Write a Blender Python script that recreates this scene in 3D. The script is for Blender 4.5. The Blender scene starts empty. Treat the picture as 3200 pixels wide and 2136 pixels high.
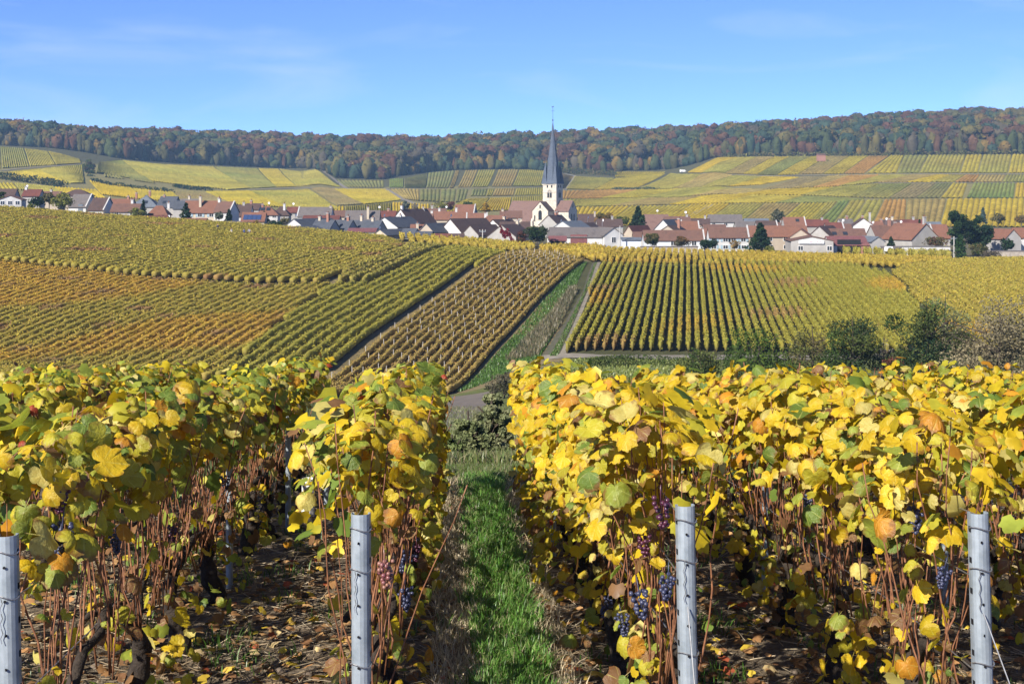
import bpy, bmesh, math, random
import numpy as np
from mathutils import Vector, Matrix
random.seed(7)
rng = np.random.default_rng(11)
SC = bpy.context.scene
COL = SC.collection
R = math.radians

# ------------------------------------------------------------------ camera, sky, sun, exposure
F = 1422.2            # focal length in pixels of the 1024 px wide frame
HY = 200.0            # picture row of the horizon
cam = bpy.data.cameras.new('camera')
cam.lens = 50.0; cam.sensor_width = 36.0; cam.sensor_fit = 'HORIZONTAL'
cam.shift_y = -(341.5 - HY) / 1024.0
cam.clip_start = 0.1; cam.clip_end = 9000
camo = bpy.data.objects.new('camera', cam); COL.objects.link(camo)
camo.location = (0, 0, 0); camo.rotation_euler = (R(90), 0, 0)
SC.camera = camo

SUN_EL, SUN_AZ = 33.0, 218.0     # azimuth clockwise from the view direction (+Y): left and behind the camera
sun_dir = Vector((math.sin(R(SUN_AZ)) * math.cos(R(SUN_EL)), math.cos(R(SUN_AZ)) * math.cos(R(SUN_EL)), math.sin(R(SUN_EL))))
world = bpy.data.worlds.new('World'); SC.world = world; world.use_nodes = True
wn = world.node_tree; wn.nodes.clear()
wo = wn.nodes.new('ShaderNodeOutputWorld'); wb = wn.nodes.new('ShaderNodeBackground')
sky = wn.nodes.new('ShaderNodeTexSky'); sky.sky_type = 'NISHITA'; sky.sun_disc = False
sky.sun_elevation = R(SUN_EL); sky.sun_rotation = R(SUN_AZ)
sky.altitude = 150; sky.air_density = 0.42; sky.dust_density = 0.0; sky.ozone_density = 8.0
wb.inputs['Strength'].default_value = 0.113
# thin wisps of high cloud over the whole sky
wtc = wn.nodes.new('ShaderNodeTexCoord'); wmp = wn.nodes.new('ShaderNodeMapping'); wmp.inputs['Scale'].default_value = (2.2, 2.2, 11.0)
wno = wn.nodes.new('ShaderNodeTexNoise'); wno.inputs['Scale'].default_value = 2.6; wno.inputs['Detail'].default_value = 7; wno.inputs['Roughness'].default_value = 0.55; wno.inputs['Distortion'].default_value = 0.6
wrp = wn.nodes.new('ShaderNodeValToRGB'); wrp.color_ramp.elements[0].position = 0.50; wrp.color_ramp.elements[0].color = (0, 0, 0, 1); wrp.color_ramp.elements[1].position = 0.80; wrp.color_ramp.elements[1].color = (0.30, 0.30, 0.30, 1)
wmx = wn.nodes.new('ShaderNodeMix'); wmx.data_type = 'RGBA'; wmx.inputs[7].default_value = (4.6, 5.4, 6.6, 1)
wn.links.new(wtc.outputs['Generated'], wmp.inputs[0]); wn.links.new(wmp.outputs[0], wno.inputs[0]); wn.links.new(wno.outputs[0], wrp.inputs[0])
wn.links.new(wrp.outputs[0], wmx.inputs[0]); wn.links.new(sky.outputs[0], wmx.inputs[6])
wti = wn.nodes.new('ShaderNodeMix'); wti.data_type = 'RGBA'; wti.blend_type = 'MULTIPLY'; wti.inputs[0].default_value = 1.0; wti.inputs[7].default_value = (0.98, 0.92, 1.04, 1)
wn.links.new(wmx.outputs[2], wti.inputs[6]); wn.links.new(wti.outputs[2], wb.inputs['Color']); wn.links.new(wb.outputs[0], wo.inputs[0])
sl = bpy.data.lights.new('sun', 'SUN'); sl.energy = 5.0; sl.angle = R(0.53); sl.color = (1.0, 0.93, 0.82)
so = bpy.data.objects.new('sun', sl); COL.objects.link(so)
so.rotation_euler = sun_dir.to_track_quat('Z', 'Y').to_euler(); so.location = (-40, -40, 60)
SC.view_settings.view_transform = 'Standard'; SC.view_settings.look = 'None'
SC.view_settings.exposure = 0.86; SC.view_settings.gamma = 1.0; SC.view_settings.use_curve_mapping = False
SC.render.engine = 'CYCLES'
SC.cycles.use_denoising = True
SC.cycles.max_bounces = 5; SC.cycles.diffuse_bounces = 2; SC.cycles.transmission_bounces = 4
SC.cycles.transparent_max_bounces = 6; SC.cycles.volume_bounces = 0

# ------------------------------------------------------------------ helpers
def link(o, parent=None):
    COL.objects.link(o)
    if parent is not None: o.parent = parent
    return o
def mesh_np(name, V, Fc, mats=(), col=None, smooth=False, matidx=None):
    """V (n,3); Fc (m,3) or (m,4) array, or list of tuples; col per-vertex (n,3)"""
    me = bpy.data.meshes.new(name)
    V = np.asarray(V, dtype=np.float32)
    if isinstance(Fc, np.ndarray):
        m, k = Fc.shape
        me.vertices.add(len(V)); me.vertices.foreach_set('co', V.ravel())
        me.loops.add(m * k); me.loops.foreach_set('vertex_index', Fc.astype(np.int32).ravel())
        me.polygons.add(m); me.polygons.foreach_set('loop_start', np.arange(0, m * k, k, dtype=np.int32))
        me.update(calc_edges=True)
    else:
        me.from_pydata([tuple(map(float, v)) for v in V], [], Fc); me.update()
    for mt in mats: me.materials.append(mt)
    if matidx is not None: me.polygons.foreach_set('material_index', np.asarray(matidx, dtype=np.int32))
    if col is not None:
        a = me.color_attributes.new('Col', 'FLOAT_COLOR', 'POINT')
        c = np.ones((len(V), 4), dtype=np.float32); c[:, :3] = col
        a.data.foreach_set('color', c.ravel())
    if smooth: me.polygons.foreach_set('use_smooth', np.ones(len(me.polygons), dtype=bool))
    return me
def obj(name, me, parent=None, loc=(0, 0, 0), rot=(0, 0, 0), scale=None):
    o = bpy.data.objects.new(name, me); o.location = loc; o.rotation_euler = rot
    if scale is not None: o.scale = scale if hasattr(scale, '__len__') else (scale,) * 3
    return link(o, parent)
def tag(o, label=None, cat=None, group=None, kind=None):
    if label: o['label'] = label
    if cat: o['category'] = cat
    if group: o['group'] = group
    if kind: o['kind'] = kind
    return o
def empty(name, loc=(0, 0, 0), rz=0, label=None, cat=None, group=None):
    o = bpy.data.objects.new(name, None); o.location = loc; o.rotation_euler = (0, 0, rz); o.empty_display_size = 0.2
    link(o); return tag(o, label, cat, group)
class MB:
    """collects polygons; build() makes one mesh"""
    def __init__(s): s.v = []; s.f = []
    def poly(s, pts):
        n = len(s.v); s.v += [tuple(p) for p in pts]; s.f.append(tuple(range(n, n + len(pts))))
    def box(s, x0, x1, y0, y1, z0, z1):
        n = len(s.v)
        s.v += [(x0, y0, z0), (x1, y0, z0), (x1, y1, z0), (x0, y1, z0), (x0, y0, z1), (x1, y0, z1), (x1, y1, z1), (x0, y1, z1)]
        s.f += [tuple(n + i for i in q) for q in ((0, 3, 2, 1), (4, 5, 6, 7), (0, 1, 5, 4), (1, 2, 6, 5), (2, 3, 7, 6), (3, 0, 4, 7))]
    def prism(s, prof, axis, a, b):
        """prof: 2-D points in the plane across axis ('x': (y,z), 'y': (x,z), 'z': (x,y))"""
        n = len(s.v); k = len(prof)
        for t in (a, b):
            for p, q in prof:
                s.v.append({'x': (t, p, q), 'y': (p, t, q), 'z': (p, q, t)}[axis])
        s.f += [tuple(n + i for i in range(k)), tuple(n + k + i for i in reversed(range(k)))]
        s.f += [(n + (i + 1) % k, n + i, n + k + i, n + k + (i + 1) % k) for i in range(k)]
    def tube(s, pts, rad, sides=6, cap=True):
        pts = [Vector(p) for p in pts]; n0 = len(s.v)
        rad = rad if hasattr(rad, '__len__') else [rad] * len(pts)
        for i, p in enumerate(pts):
            d = (pts[min(i + 1, len(pts) - 1)] - pts[max(i - 1, 0)]).normalized()
            a = d.orthogonal().normalized() if i == 0 else (a - d * a.dot(d)).normalized()
            b = d.cross(a)
            for j in range(sides):
                t = 2 * math.pi * j / sides
                s.v.append(tuple(p + (a * math.cos(t) + b * math.sin(t)) * rad[i]))
        for i in range(len(pts) - 1):
            for j in range(sides):
                q = n0 + i * sides; k = (j + 1) % sides
                s.f.append((q + j, q + k, q + sides + k, q + sides + j))
        if cap:
            s.f.append(tuple(n0 + j for j in reversed(range(sides))))
            e = n0 + (len(pts) - 1) * sides; s.f.append(tuple(e + j for j in range(sides)))
    def mesh(s, name, mat, smooth=False):
        me = bpy.data.meshes.new(name); me.from_pydata(s.v, [], s.f); me.update()
        if mat: me.materials.append(mat)
        if smooth: me.polygons.foreach_set('use_smooth', np.ones(len(me.polygons), dtype=bool))
        return me
    def build(s, name, mat, parent=None, smooth=False, **kw): return obj(name, s.mesh(name, mat, smooth), parent, **kw)

# ------------------------------------------------------------------ materials
def mat(name):
    m = bpy.data.materials.new(name); m.use_nodes = True
    nt = m.node_tree; nt.nodes.clear()
    out = nt.nodes.new('ShaderNodeOutputMaterial')
    return m, nt, out
def N(nt, t, **kw):
    n = nt.nodes.new(t)
    for k, v in kw.items():
        if k in n.inputs: n.inputs[k].default_value = v
        else: setattr(n, k, v)
    return n
def L(nt, a, b): nt.links.new(a, b)
def noise(nt, scale, detail=4, rough=0.6, coord='Object', vec=None):
    n = N(nt, 'ShaderNodeTexNoise', Scale=scale, Detail=detail, Roughness=rough)
    if vec is None:
        tc = nt.nodes.new('ShaderNodeTexCoord'); vec = tc.outputs[coord]
    L(nt, vec, n.inputs['Vector']); return n
def ramp(nt, fac, stops):
    r = nt.nodes.new('ShaderNodeValToRGB'); e = r.color_ramp.elements
    while len(e) < len(stops): e.new(0.5)
    for el, (p, c) in zip(e, stops): el.position = p; el.color = (*c, 1) if len(c) == 3 else c
    L(nt, fac, r.inputs[0]); return r
def mixc(nt, fac, a, b, mode='MIX'):
    m = nt.nodes.new('ShaderNodeMix'); m.data_type = 'RGBA'; m.blend_type = mode
    for sock, v in ((m.inputs[0], fac), (m.inputs[6], a), (m.inputs[7], b)):
        if hasattr(v, 'is_linked') or hasattr(v, 'links'): L(nt, v, sock)
        elif isinstance(v, tuple): sock.default_value = (*v, 1)
        else: sock.default_value = v
    return m.outputs[2]
def bump(nt, h, strength=0.5, dist=0.02):
    b = N(nt, 'ShaderNodeBump', Strength=strength, Distance=dist); L(nt, h, b.inputs['Height']); return b
def simple(name, c1, c2=None, scale=2.0, rough=0.85, metal=0.0, bs=0.0, bd=0.02, detail=5, spec=0.3, coord='Object'):
    """two-tone noisy surface"""
    m, nt, out = mat(name); p = N(nt, 'ShaderNodeBsdfPrincipled', Roughness=rough, Metallic=metal)
    p.inputs['Specular IOR Level'].default_value = spec
    n = noise(nt, scale, detail, coord=coord)
    L(nt, ramp(nt, n.outputs[0], [(0.3, c1), (0.7, c2 or tuple(x * 0.75 for x in c1))]).outputs[0], p.inputs['Base Color'])
    if bs: L(nt, bump(nt, n.outputs[0], bs, bd).outputs[0], p.inputs['Normal'])
    L(nt, p.outputs[0], out.inputs[0]); return m
def foliage(name, src='attr', trans=0.35, gloss=0.0, leafy=False, vary=0.35, nscale=0.6):
    m, nt, out = mat(name)
    if src == 'attr': c = N(nt, 'ShaderNodeAttribute', attribute_name='Col').outputs['Color']
    else: c = N(nt, 'ShaderNodeObjectInfo').outputs['Color']
    if leafy:
        tc = nt.nodes.new('ShaderNodeTexCoord'); oi = nt.nodes.new('ShaderNodeObjectInfo')
        ad = N(nt, 'ShaderNodeVectorMath', operation='ADD'); L(nt, tc.outputs['Object'], ad.inputs[0])
        sc = N(nt, 'ShaderNodeMath', operation='MULTIPLY'); sc.inputs[1].default_value = 37.0; L(nt, oi.outputs['Random'], sc.inputs[0]); L(nt, sc.outputs[0], ad.inputs[1])
        n1 = noise(nt, 3.2, 5, 0.65, vec=ad.outputs[0])
        r1 = ramp(nt, n1.outputs[0], [(0.42, (1, 1, 1)), (0.62, (0.90, 0.80, 0.55)), (0.78, (0.60, 0.28, 0.12))])
        c = mixc(nt, 0.62, c, r1.outputs[0], 'MULTIPLY')
        # paler or greener ribs fanning out from the stalk
        sx = nt.nodes.new('ShaderNodeSeparateXYZ'); L(nt, tc.outputs['Object'], sx.inputs[0])
        at = N(nt, 'ShaderNodeMath', operation='ARCTAN2'); L(nt, sx.outputs[0], at.inputs[0]); L(nt, sx.outputs[1], at.inputs[1])
        mu = N(nt, 'ShaderNodeMath', operation='MULTIPLY'); mu.inputs[1].default_value = 3.0; L(nt, at.outputs[0], mu.inputs[0])
        sn = N(nt, 'ShaderNodeMath', operation='SINE'); L(nt, mu.outputs[0], sn.inputs[0])
        ab = N(nt, 'ShaderNodeMath', operation='ABSOLUTE'); L(nt, sn.outputs[0], ab.inputs[0])
        rv = ramp(nt, ab.outputs[0], [(0.0, (1, 1, 1)), (0.16, (0, 0, 0))])
        c = mixc(nt, rv.outputs[0], c, mixc(nt, 0.5, c, (0.62, 0.60, 0.16)))
        # rims going brown first, unevenly
        vl = N(nt, 'ShaderNodeVectorMath', operation='DISTANCE'); vl.inputs[1].default_value = (0, .16, 0); L(nt, tc.outputs['Object'], vl.inputs[0])
        n4 = noise(nt, 5.0, 4, 0.6, vec=ad.outputs[0]); sm = N(nt, 'ShaderNodeMath', operation='MULTIPLY_ADD'); sm.inputs[1].default_value = 0.55; L(nt, n4.outputs[0], sm.inputs[0]); L(nt, vl.outputs['Value'], sm.inputs[2])
        oi2 = N(nt, 'ShaderNodeMath', operation='MULTIPLY_ADD'); oi2.inputs[1].default_value = 0.16; L(nt, oi.outputs['Random'], oi2.inputs[0]); L(nt, sm.outputs[0], oi2.inputs[2])
        re = ramp(nt, oi2.outputs[0], [(0.83, (0, 0, 0)), (1.0, (0.8, 0.8, 0.8))])
        c = mixc(nt, re.outputs[0], c, (0.20, 0.085, 0.03))
        n5 = noise(nt, 11.0, 2, 0.5, vec=ad.outputs[0]); r5 = ramp(nt, n5.outputs[0], [(0.69, (0, 0, 0)), (0.75, (0.7, 0.7, 0.7))]); c = mixc(nt, r5.outputs[0], c, (0.13, 0.06, 0.025))
        bm = bump(nt, n1.outputs[0], 0.35, 0.04)
    else:
        n1 = noise(nt, nscale, 3); r1 = ramp(nt, n1.outputs[0], [(0.3, (1 - vary,) * 3), (0.7, (1 + vary * .5,) * 3)])
        c = mixc(nt, 1.0, c, r1.outputs[0], 'MULTIPLY'); bm = None
    d = nt.nodes.new('ShaderNodeBsdfDiffuse'); t = nt.nodes.new('ShaderNodeBsdfTranslucent')
    L(nt, c, d.inputs[0]); L(nt, mixc(nt, 0.25, c, (1, 0.9, 0.2), 'OVERLAY'), t.inputs[0])
    mx = N(nt, 'ShaderNodeMixShader'); mx.inputs[0].default_value = trans
    L(nt, d.outputs[0], mx.inputs[1]); L(nt, t.outputs[0], mx.inputs[2]); sh = mx.outputs[0]
    if bm: L(nt, bm.outputs[0], d.inputs['Normal'])
    if gloss:
        g = N(nt, 'ShaderNodeBsdfGlossy', Roughness=0.42); g.inputs[0].default_value = (1, 1, 1, 1)
        m2 = N(nt, 'ShaderNodeMixShader'); m2.inputs[0].default_value = gloss
        L(nt, sh, m2.inputs[1]); L(nt, g.outputs[0], m2.inputs[2]); sh = m2.outputs[0]
        if bm: L(nt, bm.outputs[0], g.inputs['Normal'])
    L(nt, sh, out.inputs[0]); return m
def ground_mat():
    m, nt, out = mat('terrain_ground'); p = N(nt, 'ShaderNodeBsdfPrincipled', Roughness=0.95)
    p.inputs['Specular IOR Level'].default_value = 0.1
    a = N(nt, 'ShaderNodeAttribute', attribute_name='Col').outputs['Color']
    n1 = noise(nt, 0.35, 6); n2 = noise(nt, 9.0, 6, 0.7); n3 = noise(nt, 45.0, 4, 0.7)
    c = mixc(nt, 1.0, a, ramp(nt, n1.outputs[0], [(0.3, (0.7, 0.72, 0.7)), (0.7, (1.2, 1.15, 1.1))]).outputs[0], 'MULTIPLY')
    c = mixc(nt, 1.0, c, ramp(nt, n2.outputs[0], [(0.3, (0.55, 0.55, 0.55)), (0.7, (1.35, 1.3, 1.25))]).outputs[0], 'MULTIPLY')
    c = mixc(nt, 1.0, c, ramp(nt, n3.outputs[0], [(0.35, (0.6, 0.6, 0.6)), (0.7, (1.3, 1.3, 1.3))]).outputs[0], 'MULTIPLY')
    L(nt, c, p.inputs['Base Color'])
    ad = N(nt, 'ShaderNodeMath', operation='ADD'); L(nt, n2.outputs[0], ad.inputs[0]); L(nt, n3.outputs[0], ad.inputs[1])
    L(nt, bump(nt, ad.outputs[0], 0.8, 0.04).outputs[0], p.inputs['Normal'])
    L(nt, p.outputs[0], out.inputs[0]); return m
def roof_mat(name, c1, c2, c3):
    """tile courses as fine relief plus weathering blotches"""
    m, nt, out = mat(name); p = N(nt, 'ShaderNodeBsdfPrincipled', Roughness=0.85)
    p.inputs['Specular IOR Level'].default_value = 0.25
    tc = nt.nodes.new('ShaderNodeTexCoord')
    n1 = noise(nt, 0.45, 5, 0.65, vec=tc.outputs['Object']); n2 = noise(nt, 5.0, 3, 0.7, vec=tc.outputs['Object'])
    c = ramp(nt, n1.outputs[0], [(0.32, c1), (0.52, c2), (0.72, c3)]).outputs[0]
    c = mixc(nt, 1.0, c, ramp(nt, n2.outputs[0], [(0.3, (0.72,) * 3), (0.7, (1.2,) * 3)]).outputs[0], 'MULTIPLY')
    w = N(nt, 'ShaderNodeTexWave', Scale=2.2, Distortion=0.4); w.bands_direction = 'Z'; L(nt, tc.outputs['Object'], w.inputs['Vector'])
    L(nt, c, p.inputs['Base Color']); L(nt, bump(nt, w.outputs[0], 0.5, 0.06).outputs[0], p.inputs['Normal'])
    L(nt, p.outputs[0], out.inputs[0]); return m

M = {}
M['ground'] = ground_mat()
M['leaf'] = foliage('vine_leaf', 'obj', 0.36, 0.022, leafy=True)
M['leafs'] = foliage('vine_leaf_mass', 'attr', 0.36, 0.015, vary=0.3, nscale=14)
M['rowleaf'] = foliage('vine_row_leaf', 'attr', 0.28, vary=0.25, nscale=1.5)
M['far'] = foliage('far_vine', 'attr', 0.15, vary=0.35, nscale=0.25)
M['tree'] = foliage('tree_leaf', 'attr', 0.22, vary=0.3, nscale=0.8)
M['forest'] = foliage('forest_leaf', 'attr', 0.15, vary=0.35, nscale=0.15)
M['grass'] = foliage('grass_blade', 'attr', 0.30, 0.03, vary=0.25, nscale=8)
M['litter'] = foliage('litter', 'attr', 0.10, vary=0.35, nscale=25)
M['bark'] = simple('vine_bark', (0.055, 0.042, 0.032), (0.018, 0.013, 0.010), 28, 0.95, bs=1.0, bd=0.02)
M['cane'] = simple('cane_bark', (0.30, 0.135, 0.065), (0.10, 0.04, 0.022), 30, 0.6, bs=0.3, bd=0.004)
M['wood'] = simple('tree_bark', (0.09, 0.07, 0.05), (0.04, 0.03, 0.022), 6, 0.95, bs=0.8, bd=0.05)
M['steel'] = simple('galvanised_steel', (0.42, 0.47, 0.51), (0.22, 0.26, 0.29), 14, 0.55, 0.45, bs=0.15, bd=0.004, detail=9)
M['wire'] = simple('wire_steel', (0.45, 0.46, 0.47), (0.30, 0.30, 0.30), 50, 0.4, 0.8)
M['hole'] = simple('punched_hole', (0.01, 0.01, 0.012), (0.008, 0.008, 0.01), 5, 0.9)
M['stakewood'] = simple('pale_stake', (0.50, 0.47, 0.43), (0.36, 0.34, 0.31), 4, 0.8)
M['grape_d'] = simple('grape_dark', (0.018, 0.018, 0.045), (0.06, 0.07, 0.13), 30, 0.38, spec=0.5)
M['grape_r'] = simple('grape_red', (0.10, 0.022, 0.04), (0.04, 0.015, 0.04), 30, 0.3, spec=0.5)
M['grape_g'] = simple('grape_pink', (0.28, 0.15, 0.09), (0.16, 0.045, 0.06), 25, 0.3, spec=0.5)
M['plastic'] = simple('white_sleeve', (0.75, 0.74, 0.72), (0.62, 0.6, 0.57), 6, 0.5)
M['tile_o'] = roof_mat('roof_orange', (0.165, 0.078, 0.052), (0.195, 0.092, 0.06), (0.122, 0.063, 0.046))
M['tile_r'] = roof_mat('roof_red', (0.1632, 0.0578, 0.0442), (0.1292, 0.0476, 0.0374), (0.0952, 0.0408, 0.034))
M['tile_b'] = roof_mat('roof_brown', (0.1224, 0.0684, 0.054), (0.1512, 0.0828, 0.0612), (0.0864, 0.054, 0.0432))
M['tile_d'] = roof_mat('roof_dark_brown', (0.068, 0.044, 0.04), (0.088, 0.056, 0.048), (0.048, 0.0336, 0.032))
M['tile_g'] = roof_mat('roof_grey', (0.1156, 0.102, 0.0986), (0.1428, 0.1258, 0.119), (0.0884, 0.0782, 0.0748))
M['slate'] = roof_mat('roof_slate', (0.055, 0.062, 0.08), (0.075, 0.083, 0.10), (0.04, 0.046, 0.06))
M['slate_l'] = roof_mat('roof_light_slate', (0.105, 0.1237, 0.15), (0.135, 0.1537, 0.18), (0.0825, 0.0975, 0.1237))
M['spire'] = roof_mat('spire_slate', (0.075, 0.09, 0.12), (0.095, 0.115, 0.15), (0.06, 0.072, 0.10))
M['metal_m'] = roof_mat('roof_maroon_sheet', (0.15, 0.0562, 0.0562), (0.18, 0.075, 0.075), (0.1275, 0.0488, 0.0488))
M['tile_p'] = roof_mat('roof_pink_brown', (0.155, 0.09, 0.072), (0.185, 0.112, 0.09), (0.125, 0.072, 0.06))
M['white'] = simple('white_plaster', (0.55, 0.545, 0.535), (0.43, 0.425, 0.415), 0.5, 0.9)
M['coping'] = simple('coping_plaster', (0.44, 0.43, 0.42), (0.33, 0.325, 0.315), 0.8, 0.9)
M['cream'] = simple('cream_plaster', (0.50, 0.43, 0.33), (0.41, 0.35, 0.27), 0.5, 0.9)
M['grey'] = simple('grey_plaster', (0.37, 0.355, 0.335), (0.28, 0.27, 0.255), 0.6, 0.92)
M['beige'] = simple('beige_plaster', (0.40, 0.34, 0.265), (0.32, 0.27, 0.215), 0.6, 0.92)
M['pale'] = simple('pale_blue_sheet', (0.60, 0.63, 0.66), (0.52, 0.55, 0.59), 0.8, 0.7)
M['stone'] = simple('church_stone', (0.60, 0.545, 0.45), (0.40, 0.355, 0.29), 1.1, 0.92, bs=0.4, bd=0.05)
M['rubble'] = simple('rubble_stone', (0.42, 0.37, 0.31), (0.24, 0.21, 0.18), 2.2, 0.95, bs=0.8, bd=0.08)
M['glass'] = simple('window_glass', (0.02, 0.025, 0.035), (0.035, 0.04, 0.05), 1.0, 0.12, spec=0.6)
M['frame'] = simple('window_frame', (0.7, 0.69, 0.67), (0.6, 0.59, 0.57), 3, 0.6)
M['shutter'] = simple('blue_shutter', (0.30, 0.40, 0.46), (0.25, 0.34, 0.40), 3, 0.7)
M['brick'] = simple('chimney_brick', (0.33, 0.17, 0.12), (0.24, 0.12, 0.09), 4, 0.9)
M['dish'] = simple('white_dish', (0.82, 0.82, 0.82), (0.76, 0.76, 0.76), 3, 0.4)
M['dark'] = simple('dark_opening', (0.02, 0.02, 0.022), (0.012, 0.012, 0.014), 1, 0.9)
M['door'] = simple('painted_door', (0.13, 0.16, 0.19), (0.10, 0.12, 0.15), 2, 0.7)
M['solar'] = simple('solar_panel', (0.03, 0.05, 0.12), (0.04, 0.065, 0.15), 3, 0.15, spec=0.7)
M['lane'] = simple('grassy_lane', (0.045, 0.06, 0.025), (0.11, 0.09, 0.065), 0.7, 0.95, bs=0.6, bd=0.05)  # tone lowered: the bank's shade is put into the lane colour
M['track'] = simple('chalk_track', (0.27, 0.235, 0.19), (0.14, 0.125, 0.09), 0.9, 0.95, bs=0.6, bd=0.04)
M['dirt'] = simple('stony_dirt', (0.19, 0.155, 0.125), (0.10, 0.085, 0.065), 1.2, 0.95, bs=0.8, bd=0.05)
M['poleconc'] = simple('pole_concrete', (0.45, 0.44, 0.42), (0.36, 0.35, 0.33), 2, 0.9)
M['signw'] = simple('sign_board', (0.80, 0.82, 0.84), (0.76, 0.78, 0.80), 2, 0.6)
M['letter_r'] = simple('letter_red', (0.50, 0.10, 0.13), (0.45, 0.09, 0.12), 2, 0.6)
M['letter_g'] = simple('letter_grey', (0.22, 0.22, 0.24), (0.2, 0.2, 0.22), 2, 0.6)
M['tyre'] = simple('tyre_rubber', (0.02, 0.02, 0.02), (0.03, 0.03, 0.03), 6, 0.85)

# ------------------------------------------------------------------ terrain
PXK = [-200, 0, 128, 256, 384, 454, 512, 566, 640, 760, 900, 1024, 1224]
# picture row of the ground at each distance (near and middle ground), one table per column of the view
NEAR = {
 -200: [(16,478),(30,446),(60,420),(100,402),(148,376),(180,313),(212,268),(262,231),(330,203),(400,201),(520,201),(640,198)],
    0: [(16,474),(30,444),(60,420),(100,402),(148,376),(180,313),(212,268),(262,231),(330,208),(400,206),(520,204),(640,200)],
  128: [(16,472),(30,444),(60,422),(100,406),(148,383),(180,320),(212,275.5),(262,241),(325,218),(400,214),(520,208),(640,203)],
  256: [(16,472),(30,445),(60,424),(100,410),(148,391),(180,327.5),(212,283),(262,247.5),(320,227.5),(400,224),(520,216),(640,208)],
  384: [(16,472),(30,448),(60,427),(100,412),(148,398),(180,335),(212,290.5),(255,256),(310,237.5),(400,231),(520,224),(640,212)],
  454: [(16,471),(24,461),(40,442),(70,422),(110,407),(151,396),(180,340),(212,294),(253,254),(300,243),(400,234),(520,227),(640,217)],
  512: [(16,470),(24,461),(40,442),(70,420),(110,402),(148,381),(180,341),(212,297),(253,258),(300,248),(400,237),(540,228),(640,220)],
  566: [(16,470),(24,460),(40,442),(70,412),(110,385),(150,356),(180,324),(212,292),(253,262.5),(300,250.5),(400,238.5),(560,228),(640,221)],
  640: [(16,470),(24,460),(40,442),(70,411),(110,383),(150,357),(180,322),(212,291),(253,263.5),(300,251.5),(400,239),(560,228),(640,221)],
  760: [(16,470),(30,452),(60,418),(100,392),(150,357),(180,322),(212,291),(253,264.5),(300,252.5),(400,239.5),(560,229),(640,222)],
  900: [(16,471),(30,454),(60,422),(100,398),(150,357),(180,322),(212,291),(253,266),(300,256),(400,241.5),(560,230),(640,222)],
 1024: [(16,472),(30,455),(60,424),(100,400),(150,357),(180,322),(212,290),(253,266),(300,258),(400,243),(560,231),(640,222)],
 1224: [(16,474),(30,455),(60,424),(100,400),(150,357),(180,322),(212,290),(253,266),(300,258),(400,243),(560,231),(640,222)],
}
NK = 13
NA = {k: v + [v[-1]] * 0 for k, v in NEAR.items()}
EDGE = np.array([(-300,141),(0,145.2),(54,148),(90,153),(118,158.3),(152,161.5),(256,167.3),(318,169.3),(328,174),(336,178.6),(385,179.6),(396,176.5),(433,171.5),(460,170),(512,169),(561,172.2),(615,171.5),(664,170),(682,167.5),(718,157.2),(768,156),(888,155),(1024,153.8),(1324,153)])
EDGD = np.array([(-300,1120),(0,1130),(118,1120),(200,1190),(300,1260),(336,1120),(385,1120),(433,1200),(512,1220),(615,1180),(664,1160),(718,1120),(1024,1020),(1324,980)])
RIDG = np.array([(-300,116),(0,122.5),(90,128.5),(220,131.5),(360,136.5),(440,137.5),(540,132.5),(640,128.5),(700,126.5),(790,121.5),(900,114),(980,109.5),(1024,110),(1324,108)])
def pchip(x, y, q):
    x = np.asarray(x, float); y = np.asarray(y, float); h = np.diff(x); dl = np.diff(y) / h; n = len(x)
    m = np.zeros(n)
    for i in range(1, n - 1):
        if dl[i-1] * dl[i] > 0:
            w1 = 2*h[i]+h[i-1]; w2 = h[i]+2*h[i-1]; m[i] = (w1+w2)/(w1/dl[i-1]+w2/dl[i])
    m[0] = dl[0]; m[-1] = dl[-1]
    k = np.clip(np.searchsorted(x, q) - 1, 0, n - 2); t = (q - x[k]) / h[k]
    return ((1+2*t)*(1-t)**2*y[k] + t*(1-t)**2*h[k]*m[k] + t*t*(3-2*t)*y[k+1] + t*t*(t-1)*h[k]*m[k+1])
LD0, LD1, NLD = math.log(10.0), math.log(4000.0), 460
LDG = np.linspace(LD0, LD1, NLD)
PXG = np.arange(-220, 1245, 6.0)
def ground_row(d): return 278.2 + 2446.2 / d + 1.7 * np.maximum(0, d - 7) * 0.12     # the near plot
colsPY = []
qd = np.exp(LDG)
for k in PXK:
    tb = NEAR[k]
    xs = [math.log(8), math.log(10), math.log(12)] + [math.log(a) for a, b in tb]
    ys = [float(ground_row(8.)), float(ground_row(10.)), float(ground_row(12.))] + [b for a, b in tb]
    colsPY.append(pchip(xs, ys, np.minimum(LDG, xs[-1])))
colsPY = np.array(colsPY)
PYG = np.zeros((len(PXG), NLD))
for j in range(NLD): PYG[:, j] = np.interp(PXG, PXK, colsPY[:, j])
ker = np.exp(-0.5 * (np.arange(-10, 11) / 4.0) ** 2); ker /= ker.sum()
for j in range(NLD):
    if qd[j] > 20: PYG[:, j] = np.convolve(np.pad(PYG[:, j], 10, mode='edge'), ker, 'valid')
def edge_px(px): return np.interp(px, EDGE[:, 0], EDGE[:, 1])
def edge_d(px): return np.interp(px, EDGD[:, 0], EDGD[:, 1])
def ridge_px(px): return np.interp(px, RIDG[:, 0], RIDG[:, 1])
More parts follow.
